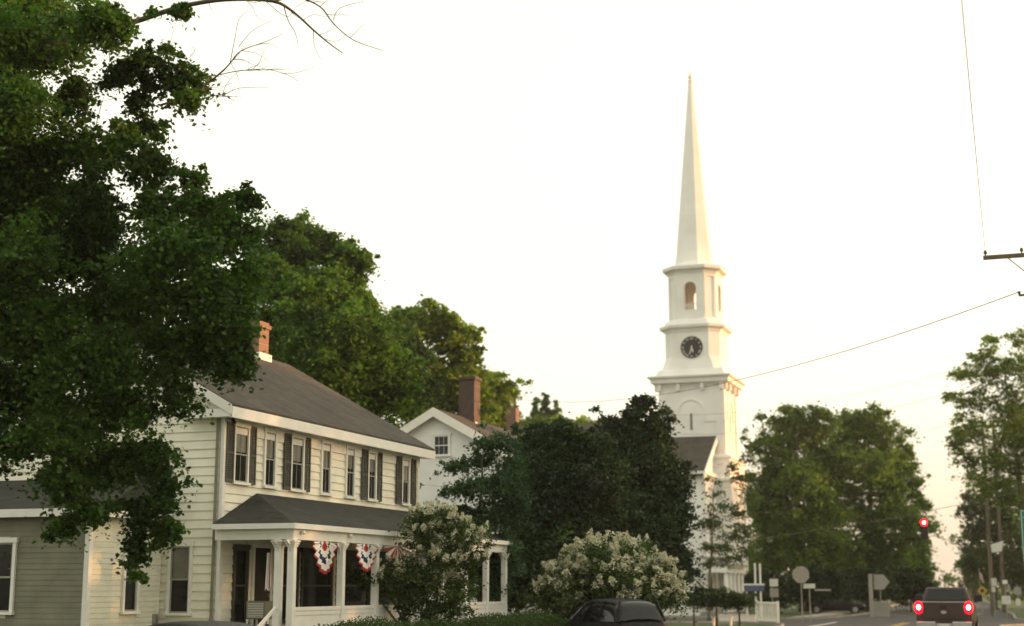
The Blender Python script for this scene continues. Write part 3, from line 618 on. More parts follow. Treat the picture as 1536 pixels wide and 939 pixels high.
def bunting(y0, y1, label, drop=.72, seed=0, striped=False):
    zt_ = PZ-.20; yc = (y0+y1)/2; hw = (y1-y0)/2; mb = MB(); nr, na = 10, 40; V = []; 
    for i in range(nr+1):
        for k in range(na+1):
            th = pi*k/na; r = i/nr; pl = .045*r*sin(k*pi/2.0+.4*seed)
            V.append((PX+.075+pl+.02*r, yc - hw*cos(th)*r*(1-.22*r*sin(th)), zt_ - drop*(sin(th)**1.25)*r - .03*r*(1-sin(th))*(1+.6*sin(k*1.3))))
    base = len(mb.v); mb.v += V
    for i in range(nr):
        for k in range(na):
            mb.f.append((i*(na+1)+k, (i+1)*(na+1)+k, (i+1)*(na+1)+k+1, i*(na+1)+k+1))
            if striped: mi = 0 if (k//3) % 2 else 1
            else: mi = [0,0,0,1,1,2,2,1,1,0][i] if 7 < k < 32 else [0,1,1,2,1,1,1,1,1,0][i]
            mb.mi.append(mi)
    if not striped:
        s = [(PX+.15, yc+(.10 if j%2==0 else .045)*sin(pi*j/5), zt_-drop*.58+(.10 if j%2==0 else .045)*cos(pi*j/5)) for j in range(10)]
        mb.prism(s, (.006,0,0), 1)
    o = mb.build('bunting', [M['red'], M['fwhite'], M['blue']], None, smooth=False); so_ = o.modifiers.new('thick','SOLIDIFY'); so_.thickness = .004
    tag(o, label, 'bunting', 'patriotic bunting along the porch beam'); return o
bunting(29.85, 31.12, 'red white and blue fan bunting, fully visible between the first two porch posts', .74)
bunting(32.05, 33.35, 'red white and blue fan bunting half hidden by the hydrangea tree', .66, 1)
bunting(33.7, 35.45, 'red and white striped drape beyond the half hidden bunting', .5, 2, True)
def folded_flag(x, y, zt_, h, label, wd=.12):
    mb = MB(); n = 9
    for i in range(n-1):
        a0 = -wd+2*wd*i/(n-1); a1 = -wd+2*wd*(i+1)/(n-1); b0 = .04*(i%2); b1 = .04*((i+1)%2)
        mb.add([(x+b0,y+a0*.6,zt_),(x+b1,y+a1*.6,zt_),(x+b1,y+a1,zt_-h-.05*(i%3)),(x+b0,y+a0,zt_-h-.05*((i+2)%3))], [(0,1,2,3)], [1,0,1,1,0,1,1,0][i%8])
    o = mb.build('folded_flag', [M['red'], M['fwhite']]); o.modifiers.new('thick','SOLIDIFY').thickness = .004
    return tag(o, label, 'flag', 'folded flags hung in the porch')
folded_flag(-16.35, 29.75, 2.75, .75, 'narrow pale folded flag hanging in the near end of the porch')
folded_flag(-15.7, 39.95, 2.65, .8, 'narrow pale pink folded flag between the two farthest porch posts')
# air conditioner box on the porch, bulb lamps under the fascia
ac = thing('air_conditioner', 'boxy pale air conditioner in the near end of the porch', 'air conditioner', (-16.75, 30.2, .68))
q = MB(); q.box(-17.0,-16.5,29.95,30.45,1.28,1.68); q.build('casing', M['olive'], ac, bevel=.02)
q = MB(); 
for k in range(9): q.box(-16.97+.025, -16.55, 29.935, 29.949, 1.32+.037*k, 1.335+.037*k)
q.build('grille', M['trim'], ac)
for x in (-16.97,-16.53):
    for y in (29.98,30.42): box(x-.02,x+.02,y-.02,y+.02,.68,1.279).build('leg', M['trim'], ac)
for k, (y, lb) in enumerate(((29.35, 'round white porch bulb beside the near corner post'), (31.75, 'round white porch bulb between the first and second bunting'))):
    m = MB(); prof = []
    for j in range(9):
        a = pi*j/8; prof.append(([( .05*sin(a)*cos(t*pi/6)+1e-4*cos(t*pi/6), .05*sin(a)*sin(t*pi/6)) for t in range(12)], PZ-.05+.05*cos(a)+.01))
    m.ring(PX+.12, y, prof); o = m.build('porch_bulb', M['fwhite'], None, smooth=True); tag(o, lb, 'lamp', 'porch bulbs')
m = MB(); m.box(FX+.01, FX+.10, 29.36, 29.44, 5.78, 5.86); m.tube([(FX+.1,29.4,5.82),(FX+.17,29.4,5.76),(FX+.2,29.4,5.66)], [.03,.045,.06], 10); tag(m.build('flood_lamp', M['black']), 'small dark lamp under the eave at the near house corner', 'lamp')
gm = thing('gas_meter', 'small grey meter pipes at the foot of the cream side wall', 'meter', (-19.0, 29.1, 0))
m = MB(); m.box(-18.92,-18.78,29.0,29.2,1.15,1.4); m.build('meter_box', M['steel'], gm, bevel=.02); m = MB(); m.tube([(-18.97,29.1,.0),(-18.97,29.1,1.3),(-18.92,29.1,1.34)],.02); m.tube([(-18.74,29.1,0),(-18.74,29.1,1.35)],.02); m.build('pipe', M['steel'], gm)
# ell of the cream house
ell_ = thing('side_wing', 'low side wing with narrow clapboards at the left edge, under the maple', 'house wing', (-21.5, 28, 0))
EX, EY = -18.82, 26.5
m = MB(); m.box(-28, EX-.02, EY+.02, 29.27, 0, 3.55); m.build('wall', M['fine'], ell_)
m = MB(); clap(m, (EX-.02,0,0), (0,1,0), (1,0,0), .3, 3.5, lambda z: (EY+.1, 29.25), .115, [(27.78, 28.32, 1.40, 3.05)], .014); o = m.build('clapboards', M['fine'], ell_)
window(ell_, (EX,0,0), (0,1,0), (1,0,0), 27.82, 28.28, 1.47, 2.95, None, rows=1, cols=1)
m = MB(); clap(m, (0,EY+.02,0), (1,0,0), (0,-1,0), .3, 3.5, lambda z: (-28, EX-.1), .115, [(-21.95, -20.85, 1.4, 3.0)], .014); m.build('clapboards', M['olive'], ell_)  # olive boards carry the tree shade in their colour
window(ell_, (0,EY,0), (1,0,0), (0,-1,0), -21.9, -20.72, 1.47, 2.93, None, rows=1, cols=1, blind=False)
m = MB(); m.box(EX-.1, EX+.02, EY-.02, EY+.1, .3, 3.5); m.build('corner_board', M['trim'], ell_)
m = MB(); m.prism([(-28,EY-.25,3.52),(EX+.25,EY-.25,3.52),(EX+.25,29.26,3.52),(-28,29.26,3.52)], (0,0,.09)); m.add([(-28,EY-.25,3.612),(EX+.25,EY-.25,3.612),(EX-.2,29.26,4.5),(-28,29.26,4.5),(EX+.25,29.26,3.612)], [(0,1,2,3),(1,4,2)]); m.build('roof', M['proof'], ell_)
m = MB(); m.box(-28, EX+.27, EY-.275, EY-.252, 3.46, 3.63); m.box(EX+.252, EX+.275, EY-.25, 29.2, 3.46, 3.63); m.build('fascia', M['trim'], ell_)
m = MB(); hedge('potted_bush', 'small leafy bush against the cream wall near the porch steps', (-17.9, 28.9), (-17.55, 28.9), .35, 1.55, 900, 9, L_HEDGE, .07, 'bush', .02)

# ------------------------------------------------------------------ white gabled house and a pale one behind
h2 = thing('gabled_house', 'cool white gabled house with a small attic window, behind the cream house', 'house', (at(665,880,58).x, at(665,880,58).y, 0))
pk = at(655, 612, 57); lw = at(590, 675, 57); wy = pk.y; hw = 4.6; zr = pk.z-.15; pitch = .56; zev = zr - hw*pitch
m = MB(); m.box(pk.x-hw, pk.x+hw, wy+.02, wy+9, 0, zev); m.prism([(pk.x-hw,wy+.02,zev),(pk.x+hw,wy+.02,zev),(pk.x,wy+.02,zr)], (0,9,0)); m.build('wall', M['cool'], h2)
m = MB(); sp = lambda z: (pk.x-hw, pk.x+hw) if z < zev else (pk.x-(zr-z)/pitch, pk.x+(zr-z)/pitch)
aw0, aw1 = at(651,668,57), at(676,668,57); az0, az1 = at(660,683,57).z, at(660,654,57).z
clap(m, (0,wy+.02,0), (1,0,0), (0,-1,0), .3, zr-.1, sp, .14, [(aw0.x-.05,aw1.x+.05,az0-.05,az1+.08)], .012); m.build('clapboards', M['cool'], h2)
window(h2, (0,wy,0), (1,0,0), (0,-1,0), aw0.x, aw1.x, az0, az1, None, rows=1, cols=3, frame='cool', blind=False)
m = MB()
for sg in (-1,1): m.prism([(pk.x,wy-.35,zr+.02),(pk.x+sg*(hw+.4),wy-.35,zr+.02-(hw+.4)*pitch),(pk.x+sg*(hw+.4),wy-.35,zr+.12-(hw+.4)*pitch),(pk.x,wy-.35,zr+.12)], (0,9.7,0))
rf2 = m.build('roof', M['roof'], h2)
m = MB()
for sg in (-1,1): m.prism([(pk.x,wy-.38,zr-.22),(pk.x+sg*(hw+.42),wy-.38,zr-.22-(hw+.42)*pitch),(pk.x+sg*(hw+.42),wy-.38,zr+.14-(hw+.42)*pitch),(pk.x,wy-.38,zr+.14)], (0,.028,0))
m.build('rake_board', M['trim'], h2)
c2 = at(704, 640, 60); m = MB(); m.box(c2.x-.34, c2.x+.34, c2.y-.34, c2.y+.34, zr-2.4, at(704,571,60).z); m.build('chimney', M['brick'], rf2); box(c2.x-.4,c2.x+.4,c2.y-.4,c2.y+.4,at(704,571,60).z-.001,at(704,571,60).z+.12).build('chimney_cap', M['brick'], rf2)
m = MB(); cc = at(716, 640, 60.2); m.obox((cc.x,cc.y-.4,cc.z-.1),(1,0,0),(0,1,0),(0,0,1),.12,.1,.25); m.build('flashing', M['trim'], rf2)
h3 = thing('pale_house', 'pale shaded house with an orange brick chimney, mostly behind foliage', 'house', (at(765,880,80).x, at(765,880,80).y, 0))
b3 = at(765, 682, 80); m = MB(); m.box(b3.x-2.2, b3.x+3.2, b3.y, b3.y+8, 0, b3.z); m.build('wall', M['fine'], h3)
m = MB(); m.prism([(b3.x-2.5,b3.y-.3,b3.z),(b3.x+3.5,b3.y-.3,b3.z),(b3.x+3.5,b3.y+4,b3.z+1.3),(b3.x-2.5,b3.y+4,b3.z+1.3)], (0,0,.1)); r3 = m.build('roof', M['roof'], h3)
c3 = at(769, 650, 84); m = MB(); m.box(c3.x-.3,c3.x+.3,c3.y-.3,c3.y+.3,c3.z-2.2,at(770,612,84).z); m.build('chimney', M['bricko'], r3)
window(h3, (0,b3.y,0), (1,0,0), (0,-1,0), b3.x-.3, b3.x+.5, b3.z-2.6, b3.z-1.1, None, blind=False)

# ------------------------------------------------------------------ church
TX, TY = -23.92, 110.4
church = thing('church', 'white wooden church with a tall clock steeple and a grey roofed nave', 'church', (-30, 110.4, 0))
def sq(a): return [(-a,-a),(a,-a),(a,a),(-a,a)]
def octo(a, b): return [(-b,-a),(b,-a),(a,-b),(a,b),(b,a),(-b,a),(-a,b),(-a,-b)]
nx0, nx1, ny0, ny1, ez, rz, HW = -52, -22.15, 103.4, 117.4, 10.1, 14.5, 7.0
m = MB(); m.box(nx0, nx1-.02, ny0+.02, ny1, 0, ez); m.prism([(nx0,ny0+.02,ez),(nx0,ny1,ez),(nx0,TY,rz-.2)], (nx1-.02-nx0,0,0)); m.build('nave_wall', M['white'], church)
m = MB(); clap(m, (nx1-.02,0,0), (0,1,0), (1,0,0), .5, rz-.25, lambda z: (ny0,ny1) if z < ez else (TY-HW*(rz-z)/(rz-ez), TY+HW*(rz-z)/(rz-ez)), .22, [], .016)
clap(m, (0,ny0+.02,0), (1,0,0), (0,-1,0), .5, ez, lambda z: (nx0,nx1), .22, [], .016); m.build('clapboards', M['white'], church)
m = MB(); k_ = (rz-ez)/HW
for sg in (-1,1): m.prism([(nx0-.3,TY,rz+.1),(nx0-.3,TY+sg*7.5,rz+.1-7.5*k_),(nx0-.3,TY+sg*7.5,rz-.05-7.5*k_),(nx0-.3,TY,rz-.05)], (nx1+.12-nx0+.3,0,0))
m.build('nave_roof', M['roof'], church)
m = MB()   # entablature, rake cornices, pilasters
for sg in (-1,1): m.prism([(nx1+.13,TY,rz+.13),(nx1+.13,TY+sg*7.55,rz+.13-7.55*k_),(nx1+.13,TY+sg*7.55,rz-.30-7.55*k_),(nx1+.13,TY,rz-.30)], (.10,0,0))
m.box(nx1+.0, nx1+.30, ny0-.45, ny1+.45, ez-.25, ez-.02); m.box(nx1, nx1+.12, ny0-.1, ny1+.1, ez-1.1, ez-.252)
m.box(nx0, nx1-.001, ny0-.5, ny0, ez-.25, ez-.02); m.box(nx0, nx1-.001, ny0-.12, ny0, ez-1.1, ez-.252)
for y in (ny0-.06, ny0+3.0, ny1-3.8, ny1-.75): m.box(nx1+.001, nx1+.16, y, y+.8, .5, ez-1.101)
for x in (nx1-.8, nx1-5.5, nx1-10): m.box(x, x+.8, ny0-.1, ny0+.005, .5, ez-1.101)
m.build('entablature', M['white'], church)
for y in (ny0+1.5, ny1-2.4): window(church, (nx1,0,0), (0,1,0), (1,0,0), y, y+1.0, 4.6, 7.4, None, rows=3, cols=3, frame='white', blind=False)
for x in (nx1-3.8, nx1-8.6): window(church, (0,ny0,0), (1,0,0), (0,-1,0), x, x+1.1, 3.6, 7.2, None, rows=3, cols=3, frame='white', blind=True)
tower = MB(); a = 2.45; tower.box(TX-a, TX+a, TY-a, TY+a, 0, 16.9)
A3 = 2.9; tower.ring(TX, TY, [(sq(A3),0),(sq(A3),11.3),(sq(A3+.12),11.35),(sq(A3+.12),11.5),(sq(a),11.75)])
tower.ring(TX, TY, [(sq(A3-.01),9.15),(sq(A3+.08),9.2),(sq(A3+.10),9.55),(sq(A3+.34),9.68),(sq(A3+.36),9.86),(sq(A3-.01),9.98)])
for sx_ in (-1,1): tower.box(TX+sx_*(A3-.32)-.3, TX+sx_*(A3-.32)+.3, TY-A3-.09, TY-A3+.2, .4, 9.16)
for sy_ in (-1,1): tower.box(TX+A3-.2, TX+A3+.09, TY+sy_*(A3-.32)-.3, TY+sy_*(A3-.32)+.3, .4, 9.161)
for (x, y) in ((TX-a,TY-a),(TX+a-.5,TY-a)): tower.box(x, x+.5, y-.10, y+.3, 11.7, 16.5)
tower.box(TX+a-.1, TX+a+.10, TY-a-.0, TY-a+.5, 11.7, 16.5); tower.box(TX+a-.1, TX+a+.10, TY+a-.5, TY+a, 11.7, 16.5)
tower.box(TX-a-.02,TX-.95,TY-a-.07,TY-a+.1,14.15,14.3); tower.box(TX+.95,TX+a+.13,TY-a-.07,TY-a+.1,14.15,14.3)
# raised round arch on two faces
def arch(mb, c, u, n, r, z, t=.12, pr=.06, lo=0):
    c, u, n = Vector(c), Vector(u), Vector(n); K = 20
    for k in range(K):
        a0, a1 = pi*k/K, pi*(k+1)/K
        P = [c+u*cos(q)*rr+Vector((0,0,z+sin(q)*rr)) for q, rr in ((a0,r),(a0,r+t),(a1,r+t),(a1,r))]
        mb.prism([p for p in P], n*pr)
    if lo:
        for s in (-1,1): mb.obox(c+u*s*(r+t/2)+Vector((0,0,z-lo/2))+n*pr/2, u, (0,0,1), n, t/2, lo/2, pr/2)
arch(tower, (TX,TY-a-.001,0), (1,0,0), (0,-1,0), .95, 14.85, .13, .08, .55); arch(tower, (TX+a+.001,TY,0), (0,1,0), (1,0,0), .95, 14.85, .13, .07, .55)
clap(tower, (0,TY-a,0), (1,0,0), (0,-1,0), 11.8, 16.5, lambda z: (TX-a,TX+a), .2, [], .012); clap(tower, (TX+a,0,0), (0,1,0), (1,0,0), 11.8, 16.5, lambda z: (TY-a,TY+a), .2, [], .012)
clap(tower, (0,TY-A3,0), (1,0,0), (0,-1,0), .4, 9.1, lambda z: (TX-A3+.62,TX+A3-.62), .2, [], .014); clap(tower, (TX+A3,0,0), (0,1,0), (1,0,0), .4, 9.1, lambda z: (TY-A3+.62,TY+A3-.62), .2, [], .014)
tw = tower.build('tower', M['white'], church)
m = MB(); m.box(TX-.09, TX+.09, TY-a-.03, TY-a-.004, 13.55, 14.8); m.box(TX+a+.004, TX+a+.03, TY-.09, TY+.09, 13.55, 14.8); m.build('slit_window', M['shade'], tw)
m = MB(); m.ring(TX, TY, [(sq(a+.08),16.85),(sq(a+.12),17.0),(sq(a+.5),17.12),(sq(a+.55),17.42),(sq(a+.72),17.5),(sq(a+.75),17.62),(sq(a+.2),17.75),(sq(a-.02),18.15),(sq(a-.1),18.2)])
for s in (-1,1):
    for k in (-.93,-.36,.36,.93):
        x = TX+k*(a+.1); m.box(x-.13,x+.13,TY+s*(a+.06)-.25,TY+s*(a+.06)+.25,16.55,17.11); y = TY+k*(a+.1); m.box(TX+s*(a+.06)-.25,TX+s*(a+.06)+.25,y-.13,y+.13,16.55,17.11)
m.build('cornice', M['white'], tw)
ac_, bc_ = 2.12, 1.4
m = MB(); m.ring(TX, TY, [(octo(ac_+.22,bc_+.4),18.15),(octo(ac_+.02,bc_+.1),19.0),(octo(ac_,bc_),19.2),(octo(ac_,bc_),21.25)])
clk = m.build('clock_stage', M['white'], tw)
m = MB(); m.ring(TX, TY, [(octo(ac_+.05,bc_),21.1),(octo(ac_+.12,bc_),21.3),(octo(ac_+.42,bc_+.12),21.42),(octo(ac_+.46,bc_+.12),21.62),(octo(ac_+.1,bc_),21.72),(octo(ac_-.02,bc_-.1),22.0),(octo(ac_-.1,bc_-.2),22.1)])
m.build('cornice', M['white'], tw)
# belfry: eight piers, an arched opening through the two axes
ab, bb_ = 1.86, 1.05; z0, z1 = 22.05, 25.9
P8 = octo(ab, bb_); m = MB(); hw_ = .46; zs = 24.55; zb = 22.85
for k in range(8):
    A2, B2 = Vector((*P8[k],0)), Vector((*P8[(k+1)%8],0)); L_ = (B2-A2).length; u = (B2-A2).normalized(); n = Vector((u.y,-u.x,0)); c = (A2+B2)/2 + Vector((TX,TY,0))
    th = .22; cin = c - n*th/2
    if k % 2 == 0:
        for s in (-1,1):
            w2 = (L_/2-hw_)/2; m.obox(cin+u*s*(hw_+w2)+Vector((0,0,(z0+z1)/2)), u, (0,0,1), n, w2, (z1-z0)/2, th/2)
        m.obox(cin+Vector((0,0,(z0+zb)/2)), u, (0,0,1), n, hw_, (zb-z0)/2, th/2-.002)
        K = 12
        for q in range(K):
            x0, x1 = -hw_+2*hw_*q/K, -hw_+2*hw_*(q+1)/K; zq = lambda x: zs + sqrt(max(0, hw_**2-x*x))
            m.prism([cin+u*x0+n*(th/2-.002)+Vector((0,0,zq(x0))), cin+u*x1+n*(th/2-.002)+Vector((0,0,zq(x1))), cin+u*x1+n*(th/2-.002)+Vector((0,0,z1)), cin+u*x0+n*(th/2-.002)+Vector((0,0,z1))], -n*(th-.004))
        arch(m, c+Vector((0,0,0)), u, n, hw_+.02, zs, .09, .05, 1.5)
        for q in range(6): m.obox(cin+u*(-hw_+.07+q*.133)+Vector((0,0,zb+.22)), u, (0,0,1), n, .018, .22, .02)
        m.obox(cin+Vector((0,0,zb+.45)), u, (0,0,1), n, hw_, .025, .03)
    else:
        m.obox(cin+Vector((0,0,(z0+z1)/2)), u, (0,0,1), n, L_/2, (z1-z0)/2, th/2)
        for s in (-1,1): m.obox(c+u*s*(L_/2-.14)+n*.03+Vector((0,0,(z0+z1)/2)), u, (0,0,1), n, .10, (z1-z0)/2-.25, .03)
        m.obox(c+n*.03+Vector((0,0,z1-.38)), u, (0,0,1), n, L_/2-.24, .08, .03)
m.ring(TX, TY, [(octo(ab-.25,bb_-.15),z0-.02),(octo(ab-.25,bb_-.15),z0+.1)])
m.build('belfry', M['white'], tw)
m = MB(); m.ring(TX, TY, [(octo(ab+.03,bb_+.02),25.7),(octo(ab+.1,bb_+.05),25.88),(octo(ab+.42,bb_+.2),26.02),(octo(ab+.46,bb_+.2),26.26),(octo(ab+.2,bb_+.1),26.36),(octo(ab-.3,bb_-.3),26.45)]); m.build('cornice', M['white'], tw)
m = MB(); m.ring(TX, TY, [(octo(1.62,.62),26.4),(octo(1.42,.56),26.75),(octo(1.30,.52),27.6),(octo(.15,.06),41.75)]); m.build('spire', M['white'], tw)
m = MB(); m.ring(TX, TY, [([(r*cos(t*pi/6),r*sin(t*pi/6)) for t in range(12)],z) for r, z in ((.17,41.7),(.19,41.85),(.10,41.95),(.17,42.1),(.15,42.25),(.06,42.45),(.04,42.75))]); m.build('finial', M['white'], tw)
# clock
m = MB(); yf = TY-ac_
def disc(mb, x, z, r, y0, y1, n=40, mi=0): mb.prism([(x+r*cos(2*pi*k/n), y0, z+r*sin(2*pi*k/n)) for k in range(n)], (0,y1-y0,0), mi)
CZ = 19.87; CXk = TX+.10
disc(m, CXk, CZ, .98, yf-.06, yf+.02); ck = m.build('clock', M['white'], tw); m = MB(); disc(m, CXk, CZ, .86, yf-.085, yf-.061); m.build('clock_face', M['black'], ck)
def text(body, size, ext, m, name, parent, matrix):
    cu = bpy.data.curves.new(name, 'FONT'); cu.body = body; cu.size = size; cu.extrude = ext; cu.align_x = 'CENTER'; cu.align_y = 'CENTER'
    to = bpy.data.objects.new(name, cu); COL.objects.link(to); bpy.context.view_layer.update()
    me = bpy.data.meshes.new_from_object(to.evaluated_get(bpy.context.evaluated_depsgraph_get())); bpy.data.objects.remove(to); me.materials.append(m)
    me.transform(matrix); return me
nums = ['XII','I','II','III','IIII','V','VI','VII','VIII','IX','X','XI']; m = MB()
for k, s in enumerate(nums):
    an = pi/2-2*pi*k/12; c = Vector((CXk+.68*cos(an), yf-.087, CZ+.68*sin(an)))
    mat4 = Matrix.Translation(c) @ Matrix.Rotation(pi/2, 4, 'X') @ Matrix.Rotation(an-pi/2, 4, 'Z')
    me = text(s, .26, .004, M['trim'], 'numeral', None, mat4); o0 = len(m.v)
    m.add([v.co for v in me.vertices], [tuple(p_.vertices) for p_ in me.polygons])
m.build('numerals', M['signwhite'], ck)
for an, L_, w_, nm in ((-2*pi*(5.55/12)+pi/2, .42, .04, 'hour_hand'), (-2*pi*(33/60)+pi/2, .62, .028, 'minute_hand')):
    m = MB(); u = Vector((cos(an),0,sin(an))); v = Vector((-sin(an),0,cos(an))); b_ = Vector((CXk, yf-.10-(.01 if 'min' in nm else 0), CZ))
    m.prism([b_-u*.12-v*w_, b_+u*L_*.8-v*w_*1.3, b_+u*L_, b_+u*L_*.8+v*w_*1.3, b_-u*.12+v*w_], (0,-.006,0)); m.build(nm, M['signwhite'], ck)
# entrance portico
m = MB(); px0, px1, py0, py1 = nx1+.17, nx1+2.0, 100.8, 107.2
m.prism([(px0,py0,3.95),(px1+.3,py0,3.35),(px1+.3,py0,3.5),(px0,py0,4.1)], (0,py1-py0,0)); m.build('portico_roof', M['concrete'], church)
m = MB(); m.box(px1-.25, px1+.05, py0+.1, py1-.1, 2.95, 3.34); m.box(px0, px1-.252, py0+.1, py0+.4, 2.95, 3.34); m.build('portico_beam', M['white'], church)
for k in range(5):
    y = py0+.35+k*(py1-py0-.7)/4; q = MB(); q.ring(px1-.1, y, [([(r*cos(t*pi/6),r*sin(t*pi/6)) for t in range(12)],z) for r, z in ((.22,.3),(.22,.4),(.17,.45),(.14,2.8),(.19,2.88),(.2,2.949))]); q.build('column', M['white'], church)
box(px0, px1+.3, py0-.2, py1+.2, 0, .3).build('portico_floor', M['concrete'], church)
for y in (104.0,): 
    d = box(nx1+.0, nx1+.05, y, y+1.5, .31, 2.7).build('door', M['shutter'], church); box(nx1+.051, nx1+.1, y+1.3, y+1.36, 1.4, 1.6).build('door_handle', M['chrome'], d)

# ------------------------------------------------------------------ small trees, railing, signs before the church
for q, (px, py, r, lb) in enumerate(((1040,898,18,'leftmost round clipped dark tree at the church lawn'), (1074,896,22,'middle round clipped dark tree at the church lawn'), (1108,899,20,'round clipped dark tree nearest the white railing'))):
    d = 74; tree('clipped_tree', lb, at(px,880,d), E([(px,py,r,r*.62),(px-r*.5,py+3,r*.6,r*.5),(px+r*.5,py+2,r*.6,r*.5)], d), 6500, .10, L_DARK, 110+q, .06, 'clipped dark trees on the church lawn', sub=.4, per=40, fork=.6)
rl = thing('ramp_railing', 'white slatted ramp railing standing on the church corner lawn', 'railing', (*ground(1148, 80), 0))
A_, B_ = at(1134, 880, 82.5), at(1166, 880, 79.5); A_.z = 0; B_.z = 0; u = (B_-A_).normalized(); L_ = (B_-A_).length; nn = Vector((-u.y,u.x,0))
m = MB()
for s in (.04, L_-.04): m.obox(A_+u*s+Vector((0,0,.62)), u, nn, (0,0,1), .06, .06, .62)
m.build('post', M['trim'], rl)
m = MB(); m.obox(A_+u*L_/2+Vector((0,0,1.14)), u, nn, (0,0,1), L_/2-.1, .04, .05); m.obox(A_+u*L_/2+Vector((0,0,.2)), u, nn, (0,0,1), L_/2-.1, .04, .05); m.build('rail', M['trim'], rl)
m = MB(); nb = int(L_/.24)
for k in range(nb): m.obox(A_+u*(.16+(L_-.32)*k/(nb-1))+Vector((0,0,.67)), u, nn, (0,0,1), .035, .02, .42)
m.build('balusters', M['trim'], rl)
lwal = MB(); A2, B2 = at(1078,880,84), at(1132,880,82.8); A2.z = B2.z = 0; u = (B2-A2).normalized(); nn = Vector((-u.y,u.x,0)); L_ = (B2-A2).length
lwal.obox(A2+u*L_/2+Vector((0,0,.22)), u, nn, (0,0,1), L_/2, .1, .22); lwal.obox(A2+u*L_/2+Vector((0,0,.46)), u, nn, (0,0,1), L_/2+.03, .14, .02); tag(lwal.build('low_wall', M['trim']), 'low white wall running left from the ramp railing', 'wall')
bench = thing('bench', 'small pale bench under the clipped dark trees', 'bench', (*ground(1082, 78), 0)); bx, by = ground(1082, 78)
m = MB(); m.box(bx-.55,bx+.55,by-.2,by+.2,.42,.47); m.build('seat', M['signwhite'], bench)
for s in (-.45,.45): box(bx+s-.04,bx+s+.04,by-.18,by+.18,0,.419).build('leg', M['signwhite'], bench)

def signpost(name, label, px, d, h, cat='sign', r=.03, group=None, wood=False):
    x, y = ground(px, d); t = thing(name, label, cat, (x,y,0), group); m = MB(); m.tube([(x,y,0),(x,y,h)], r, 8); m.build('pole', M['steel'] if not wood else M['wood'], t); return t, x, y
def plate(t, poly, x, y, zc, mt_, th=.012, off=-.04, name='panel'):
    m = MB(); m.prism([(x+a, y+off, zc+b) for a, b in poly], (0,-th,0)); return m.build(name, mt_, t)
def rect(w_, h_): return [(-w_/2,-h_/2),(w_/2,-h_/2),(w_/2,h_/2),(-w_/2,h_/2)]
def regular(n, r, a0=0): return [(r*cos(a0+2*pi*k/n), r*sin(a0+2*pi*k/n)) for k in range(n)]
Z = lambda py, d: at(1200, py, d).z
d = 84; t, x, y = signpost('stop_sign', 'grey octagonal back of a stop sign at the corner', 1202, d, Z(851,d)); plate(t, regular(8,.50,pi/8), x, y, Z(862,d), M['signback']); 
t, x, y = signpost('street_sign', 'narrow pale street blade on a post right of the octagonal sign back', 1214, d, Z(875,d)); plate(t, rect(.66,.26), x-.0, y, Z(879,d), M['signwhite']); plate(t, rect(.9,.10), x+.75, y, Z(885,d), M['signback'])
t, x, y = signpost('notice_sign', 'stacked pale notice plates on a post beside the white railing', 1158, 86, Z(868,86)); plate(t, rect(.5,.42), x+.12, y, Z(874,86), M['signwhite']); plate(t, rect(.5,.5), x+.12, y, Z(889,86), M['signback'])
t, x, y = signpost('arrow_sign', 'pale sign shaped like an arrow pointing right, on a stone plinth', 1320, 100, Z(864,100)); plate(t, [(-.4,-.5),(.25,-.5),(.65,0),(.25,.5),(-.4,.5)], x, y, Z(873,100), M['signback'], .05)
m = MB(); m.box(x-.55,x+.55,y-.3,y+.3,0,1.0); m.build('plinth', M['concrete'], t, bevel=.03)
m = MB(); x2, y2 = ground(1306,100); m.box(x2-.12,x2+.12,y2-.12,y2+.12,0,Z(861,100)); m.build('post', M['signback'], t)
x, y = ground(1137, 95); t = thing('notice_board', 'blue board between white posts right of the church entrance', 'notice board', (x,y,0)); m = MB(); 
for s in (-.16,.16): m.box(x+s-.05,x+s+.05,y-.08,y+.08,0,Z(845,95))
m.box(x-.8,x-.7,y-.05,y+.05,0,Z(880,95)); m.build('post', M['trim'], t); m = MB(); m.box(x-.85,x+.42,y-.14,y-.09,Z(887,95),Z(878,95)); m.build('board', M['bluep'], t); m = MB(); m.box(x-.87,x+.44,y-.15,y-.085,Z(878,95),Z(875.5,95)); m.build('cap', M['trim'], t)
# right of the road
G5 = 'road signs right of the junction'; d = 108
t, x, y = signpost('warning_sign', 'yellow diamond warning sign with a dark centre beyond the junction', 1473, d, Z(880,d), group=G5); plate(t, regular(4,.36,0), x, y, Z(886,d), M['yellow']); plate(t, regular(12,.13), x, y, Z(886,d), M['black'], .004, -.054, 'symbol')
t, x, y = signpost('road_sign', 'white upright sign with a smaller plate below, behind the yellow diamond', 1490, d, Z(867,d), group=G5); plate(t, rect(.5,.55), x, y, Z(873,d), M['signwhite']); plate(t, rect(.26,.36), x, y, Z(884,d), M['signwhite'])
t, x, y = signpost('road_sign', 'small bright plate high above a large square white plate', 1508, d-6, Z(870,d-6), group=G5); plate(t, rect(.34,.26), x, y, Z(873,d-6), M['fwhite']); plate(t, rect(.58,.56), x, y, Z(900,d-6), M['signwhite']); plate(t, rect(.2,.35), x+.22, y, Z(881,d-6), M['signback'], .02, -.06)
t, x, y = signpost('road_sign', 'grey sign above a narrow plate, nearest the right edge', 1526, d-4, Z(878,d-4), group=G5); plate(t, rect(.46,.5), x, y, Z(886,d-4), M['signback']); plate(t, rect(.3,.5), x, y, Z(903,d-4), M['signwhite'])
t, x, y = signpost('banner_pole', 'white hanging banner on a pole among the right hand trees', 1486, 100, Z(800,100), 'banner', .05, wood=True); m = MB(); xb = x+.15
